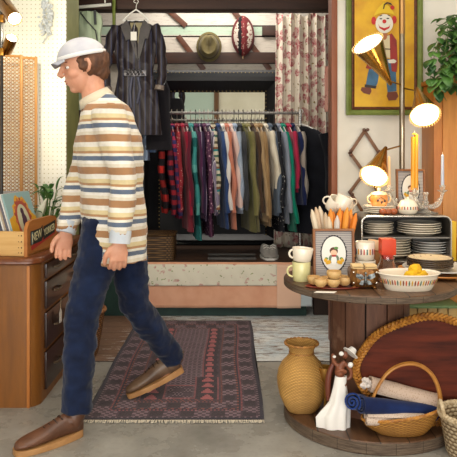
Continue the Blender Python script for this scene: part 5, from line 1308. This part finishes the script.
for s in (-1,1):
    m.ell(hp_(.052,s*.036,-.038),(.034,.026,.026),14,10,Rh)
    m.tube([hp_(-.004,s*.074,.012),hp_(-.014,s*.088,.010),hp_(-.018,s*.090,-.012),hp_(-.008,s*.084,-.036),hp_(.0,s*.074,-.042)],[.008,.009,.009,.008,.006],8)
m.tube([hp_(.090,0,.012),hp_(.100,0,-.008),hp_(.114,0,-.030),hp_(.104,0,-.038)],[.010,.012,.015,.010],12)
m.ell(hp_(.104,.012,-.034),.009,10,7);m.ell(hp_(.104,-.012,-.034),.009,10,7)
m.ell(hp_(.090,0,-.060),(.010,.022,.006),12,7,Rh); m.ell(hp_(.086,0,-.074),(.011,.020,.007),12,7,Rh)
def limb(a,b,c,r): 
    pts=[a,a.lerp(b,.35),a.lerp(b,.7),b,b.lerp(c,.3),b.lerp(c,.7),c]; m.tube(pts,r,14)
limb(shL,elL,wrL,[.050,.048,.042,.038,.038,.030,.024]); limb(shR,elR,wrR,[.050,.048,.042,.038,.038,.030,.024])
limb(hipL,kneeL,ankL,[.085,.078,.062,.052,.054,.042,.034]); limb(hipR,kneeR,ankR,[.085,.078,.062,.052,.054,.042,.034])
m.tube([ankL,ankL+fwd*.10-V((0,0,.06)),ankL+fwd*.17-V((0,0,.07))],[.034,.03,.022],10); 
rf=V((-1,-.05,0)).normalized(); m.tube([ankR,ankR+rf*.09-V((0,0,.10)),ankR+rf*.15-V((0,0,.15))],[.034,.028,.02],10)
def hand(w,d,f,n,curl=.35):
    d=d.normalized(); f=(f-d*f.dot(d)).normalized(); n=d.cross(f)*(1 if d.cross(f).dot(n)>0 else -1)
    m.tube([w-d*.02,w+d*.015,w+d*.05,w+d*.088],[(.026,.020),(.031,.018),(.040,.016),(.038,.013)],14,ref=f)
    for off,L_,r in ((.030,.070,.0088),(.0105,.078,.0090),(-.010,.073,.0086),(-.029,.058,.0078)):
        p=w+d*.075+f*off; pts=[p]; ang=.12
        q=w+d*(.090-abs(off)*.12)+f*off*1.05; pts.append(q)
        for k,sg in enumerate((.42,.32,.26)):
            ang+=curl*(1+.2*k); q=q+(d*math.cos(ang)+n*math.sin(ang)+f*off*.8)*L_*sg; pts.append(q)
        m.tube(spl(pts,3),[r*1.05]*4+[r]*5+[r*.92]*3+[r*.7],10)
        m.ell(pts[-1],r*.8,8,6)
    p=w+d*.02+f*.018; t1=w+d*.05+f*.046+n*.008; t2=w+d*.082+f*.056+n*.018; t3=w+d*.104+f*.055+n*.026
    m.tube(spl([p,t1,t2,t3],3),[.014]*3+[.0125]*3+[.0105]*3+[.008],10); m.ell(t3,.0085,8,6)
hand(wrR,V((-.14,-.04,-1)),fwd,lft,.40); hand(wrL,V((-.05,-.02,-1)),fwd,-lft,.42)
body=obj('body',m,skin,pr,world=True)
bake(body,[('REMESH',dict(mode='VOXEL',voxel_size=.0042)),('SMOOTH',dict(factor=.5,iterations=4))]); body.data.materials.clear(); body.data.materials.append(skin)
# eyes, brows
for s in (-1,1):
    e=obj('eye',M().ell(hp_(.0715,s*.031,-.004),(.0125,.014,.0085),14,10,Rh),mat('#efeae4',.2),pr,world=True)
    obj('iris',M().ell(hp_(.0825,s*.032,-.004),(.003,.0050,.0050),10,8,Rh),mat('#3a2a1c',.2),e,world=True)
    obj('eyebrow',M().tube([hp_(.088,s*.016,.018),hp_(.088,s*.033,.024),hp_(.074,s*.052,.018)],[.003,.004,.002],6),mat('#4a3223',.8),pr,world=True)
obj('lips',M().ell(hp_(.0955,0,-.0605),(.006,.019,.0042),12,7,Rh).ell(hp_(.092,0,-.0725),(.007,.017,.005),12,7,Rh),mat('#b06a5c',.4),pr,world=True)
# hair : back and sides
m=M(); m.ell(hp_(-.030,0,.008),(.098,.086,.095),24,16,Rh); m.ell(hp_(-.06,0,-.045),(.055,.066,.05),18,12,Rh)
for s in (-1,1): m.ell(hp_(.012,s*.070,.0),(.022,.012,.035),12,9,Rh)
hr_=obj('hair',m,mat('#4b2f20',.7,c2='#6b452c',scale=50,bump=.5,bs=120,stretch=(1,1,.3)),pr,world=True); bake(hr_,[('REMESH',dict(mode='VOXEL',voxel_size=.006)),('SMOOTH',dict(factor=.5,iterations=3))]); wrinkle(hr_,.006,45); 
if not hr_.data.materials or not hr_.data.materials[0]: hr_.data.materials.clear(); hr_.data.materials.append(mat('#4b2f20',.7,c2='#6b452c',scale=50,bump=.5,bs=120,stretch=(1,1,.3)))
# cap
capm=cloth('#b9b9c2','#d4d2d4'); rings=[]
for i in range(13):
    a=i/12*PI/2; r=math.cos(a); z=math.sin(a)
    rings.append([hp_(-.004+.112*max(r,.01)*math.cos(t_),.092*max(r,.01)*math.sin(t_),.036+.088*z) for t_ in [2*PI*k/32 for k in range(32)]])
m=M(); m.loft(rings); cp=obj('cap',m,capm,pr,world=True)
m=M(); m.grid(lambda u,v:hp_(.085+.055*v*(1-.35*(2*u-1)**2),(.078-.012*v)*(2*u-1),.040-.012*v-.018*(2*u-1)**2),14,6); obj('cap_brim',m,mat('#a9abb5',.8),cp,world=True,solid=.004)
m=M(); m.tube([hp_(-.004+.113*math.cos(t_),.093*math.sin(t_),.040) for t_ in [2*PI*k/40 for k in range(41)]],[(.009,.004)]*41,6,ref=u2); obj('cap_band',m,mat('#e4e2e0',.8),cp,world=True)
# shirt
g=G('striped_shirt_fabric'); o=g.xyz(); x=g.math('MULTIPLY_ADD',o[2],1/.142,g.math('MULTIPLY',g.noise(3),.12))
col=g.ramp(g.math('FRACT',x),[(0,'#d8c79b'),(.09,'#e6e1d6'),(.24,'#a67c58'),(.46,'#dcd3c0'),(.56,'#e9e4da'),(.66,'#5f6d82'),(.80,'#e4dfd2'),(.88,'#b58a62'),(.96,'#d8c79b')],True)
col=g.mix(g.math('MULTIPLY',g.mask(g.noise(50),.4,.7),.15),col,'#8d7a66'); g.bump(g.noise(260),.2,.002); shm=g.done(col,.9,0,.1,Sheen_Weight=.2)
m=M()
m.tube([V((-.535,3.015,.755)),V((-.535,3.015,.83)),V((-.538,3.018,.93)),waist,chest,shc+V((0,0,.00)),shc.lerp(neck,.75)],[(.205,.150),(.205,.152),(.200,.152),(.190,.148),(.195,.155),(.165,.118),(.085,.080)],28,ref=lft)
def sleeve(a,b,c,r): m.tube([a-(b-a).normalized()*.03,a.lerp(b,.3),a.lerp(b,.7),b,b.lerp(c,.35),b.lerp(c,.75),c],r,16)
sleeve(shL,elL,wrL,[.074,.073,.068,.063,.059,.052,.046]); sleeve(shR,elR,wrR,[.074,.073,.068,.063,.059,.052,.046])
sh=obj('shirt',m,shm,pr,world=True); bake(sh,[('REMESH',dict(mode='VOXEL',voxel_size=.009)),('SMOOTH',dict(factor=.5,iterations=5))]); wrinkle(sh,.013,9,(1,1,.8)); wrinkle(sh,.004,26); sh.data.materials.clear(); sh.data.materials.append(shm)
for p in sh.data.polygons: p.use_smooth=True
m=M(); m.tube([shc.lerp(neck,.55),shc.lerp(neck,.95)+V((-.004,0,.01))],[.080,.068],20); m.tube([shc.lerp(neck,.95)+V((-.004,0,.012)),shc.lerp(neck,.6)],[.071,.086],20,caps=False); obj('collar',m,cloth('#d9cdb4'),sh,world=True,solid=.003)
for w,e_ in ((wrL,elL),(wrR,elR)):
    d=(w-e_).normalized(); obj('cuff',M().tube([w-d*.045,w-d*.01,w+d*.012],[.048,.047,.046],16),cloth('#cfd4da','#aab4c2'),sh,world=True)
# jeans
jm_=cloth('#121a30','#1b2846'); m=M()
m.tube([pel+V((0,0,.04)),pel,pel-V((0,0,.08))],[(.165,.118),(.172,.125),(.165,.118)],22,ref=lft)
def leg(a,b,c,r): m.tube([a+V((0,0,.02)),a.lerp(b,.25),a.lerp(b,.6),b,b.lerp(c,.3),b.lerp(c,.65),c],r,16)
leg(hipL,kneeL,ankL+V((0,0,.012)),[.105,.100,.085,.076,.074,.068,.066]); leg(hipR,kneeR,ankR+V((-.002,0,.008)),[.105,.100,.085,.074,.070,.062,.060])
jn=obj('jeans',m,jm_,pr,world=True); bake(jn,[('REMESH',dict(mode='VOXEL',voxel_size=.008)),('SMOOTH',dict(factor=.5,iterations=4))]); wrinkle(jn,.010,13,(1,1,1.6)); wrinkle(jn,.003,40); jn.data.materials.clear(); jn.data.materials.append(jm_)
for p in jn.data.polygons: p.use_smooth=True
# boots
lea=mat('#4d2f20',.4,c2='#6b4632',scale=9,bump=.15,bs=90); solm=mat('#b98a58',.5,c2='#a37446'); 
def boot(heel,yaw,pitch,ank,L=.305,W=.108,leam=lea):
    # local: toe along -Y from heel at origin, z up
    T=Matrix.Translation(heel)@Matrix.Rotation(yaw,4,'Z')@Matrix.Translation((0,-L*.93,0))@Matrix.Rotation(pitch,4,'X')@Matrix.Translation((0,L*.93,0))
    m=M(); secs=[(0,.030,.050,.060),(.03,.038,.066,.075),(.08,.040,.075,.085),(.13,.041,.062,.070),(.18,.047,.048,.055),(.23,.049,.038,.043),(.27,.042,.030,.034),(.295,.026,.022,.024),(.303,.010,.014,.014)]
    rings=[]
    for y,w,h,_ in secs: rings.append([T@V((w*math.cos(2*PI*k/20),-y,.022+max(-.006,0)+h*(1+math.sin(2*PI*k/20))*.62-.0)) for k in range(20)])
    m.loft(rings); a0=T@V((0,-.055,.07)); m.tube([a0,a0.lerp(ank,.5)+V((0,0,.0)),ank+V((0,0,.02)),ank+V((0,0,.05))],[.049,.046,.046,.046],16)
    b=obj('boot',m,leam,pr,world=True); bake(b,[('REMESH',dict(mode='VOXEL',voxel_size=.005)),('SMOOTH',dict(factor=.5,iterations=4))]); b.data.materials.clear(); b.data.materials.append(leam)
    m=M(); pts=[]; 
    def wy(v): return (.034+.018*math.sin(min(1,v*1.25)*PI*.5))
    out=[]
    for k in range(36):
        a=2*PI*k/36; v=.5-.5*math.cos(a); s=math.sin(a); out.append((wy(v)*math.copysign(abs(s)**.5,s),.006-(L+.006)*v))
    rings=[[T@V((x,y,0)) for x,y in out],[T@V((x*1.02,y,.006)) for x,y in out],[T@V((x*1.0,y,.024+.010*max(0,1+y/.12))) for x,y in out]]
    m.loft(rings); obj('sole',m,solm,b,world=True)
    m=M()
    for k in range(4):
        y=-.10-.024*k; z=.022+[.088,.077,.066,.058][k]*1.02; m.tube([T@V((-.024,y,z-.010)),T@V((0,y-.004,z+.004)),T@V((.024,y,z-.010))],.0028,6)
    obj('laces',m,mat('#2e1d14',.7),b,world=True)
hl=V((-.655,2.845,.001)); toe=V((-.865,2.665,0)); dv=toe-hl; boot(hl,math.atan2(dv.y,dv.x)+PI/2,0,ankL)
hr2=V((-.215,3.315,.006)); dv=V((-.475,3.262,0))-hr2; boot(hr2+V((0,0,.012)),math.atan2(dv.y,dv.x)+PI/2,math.radians(22),ankR,leam=mat('#5a4334',.4,c2='#78604c',scale=9,bump=.15,bs=90))
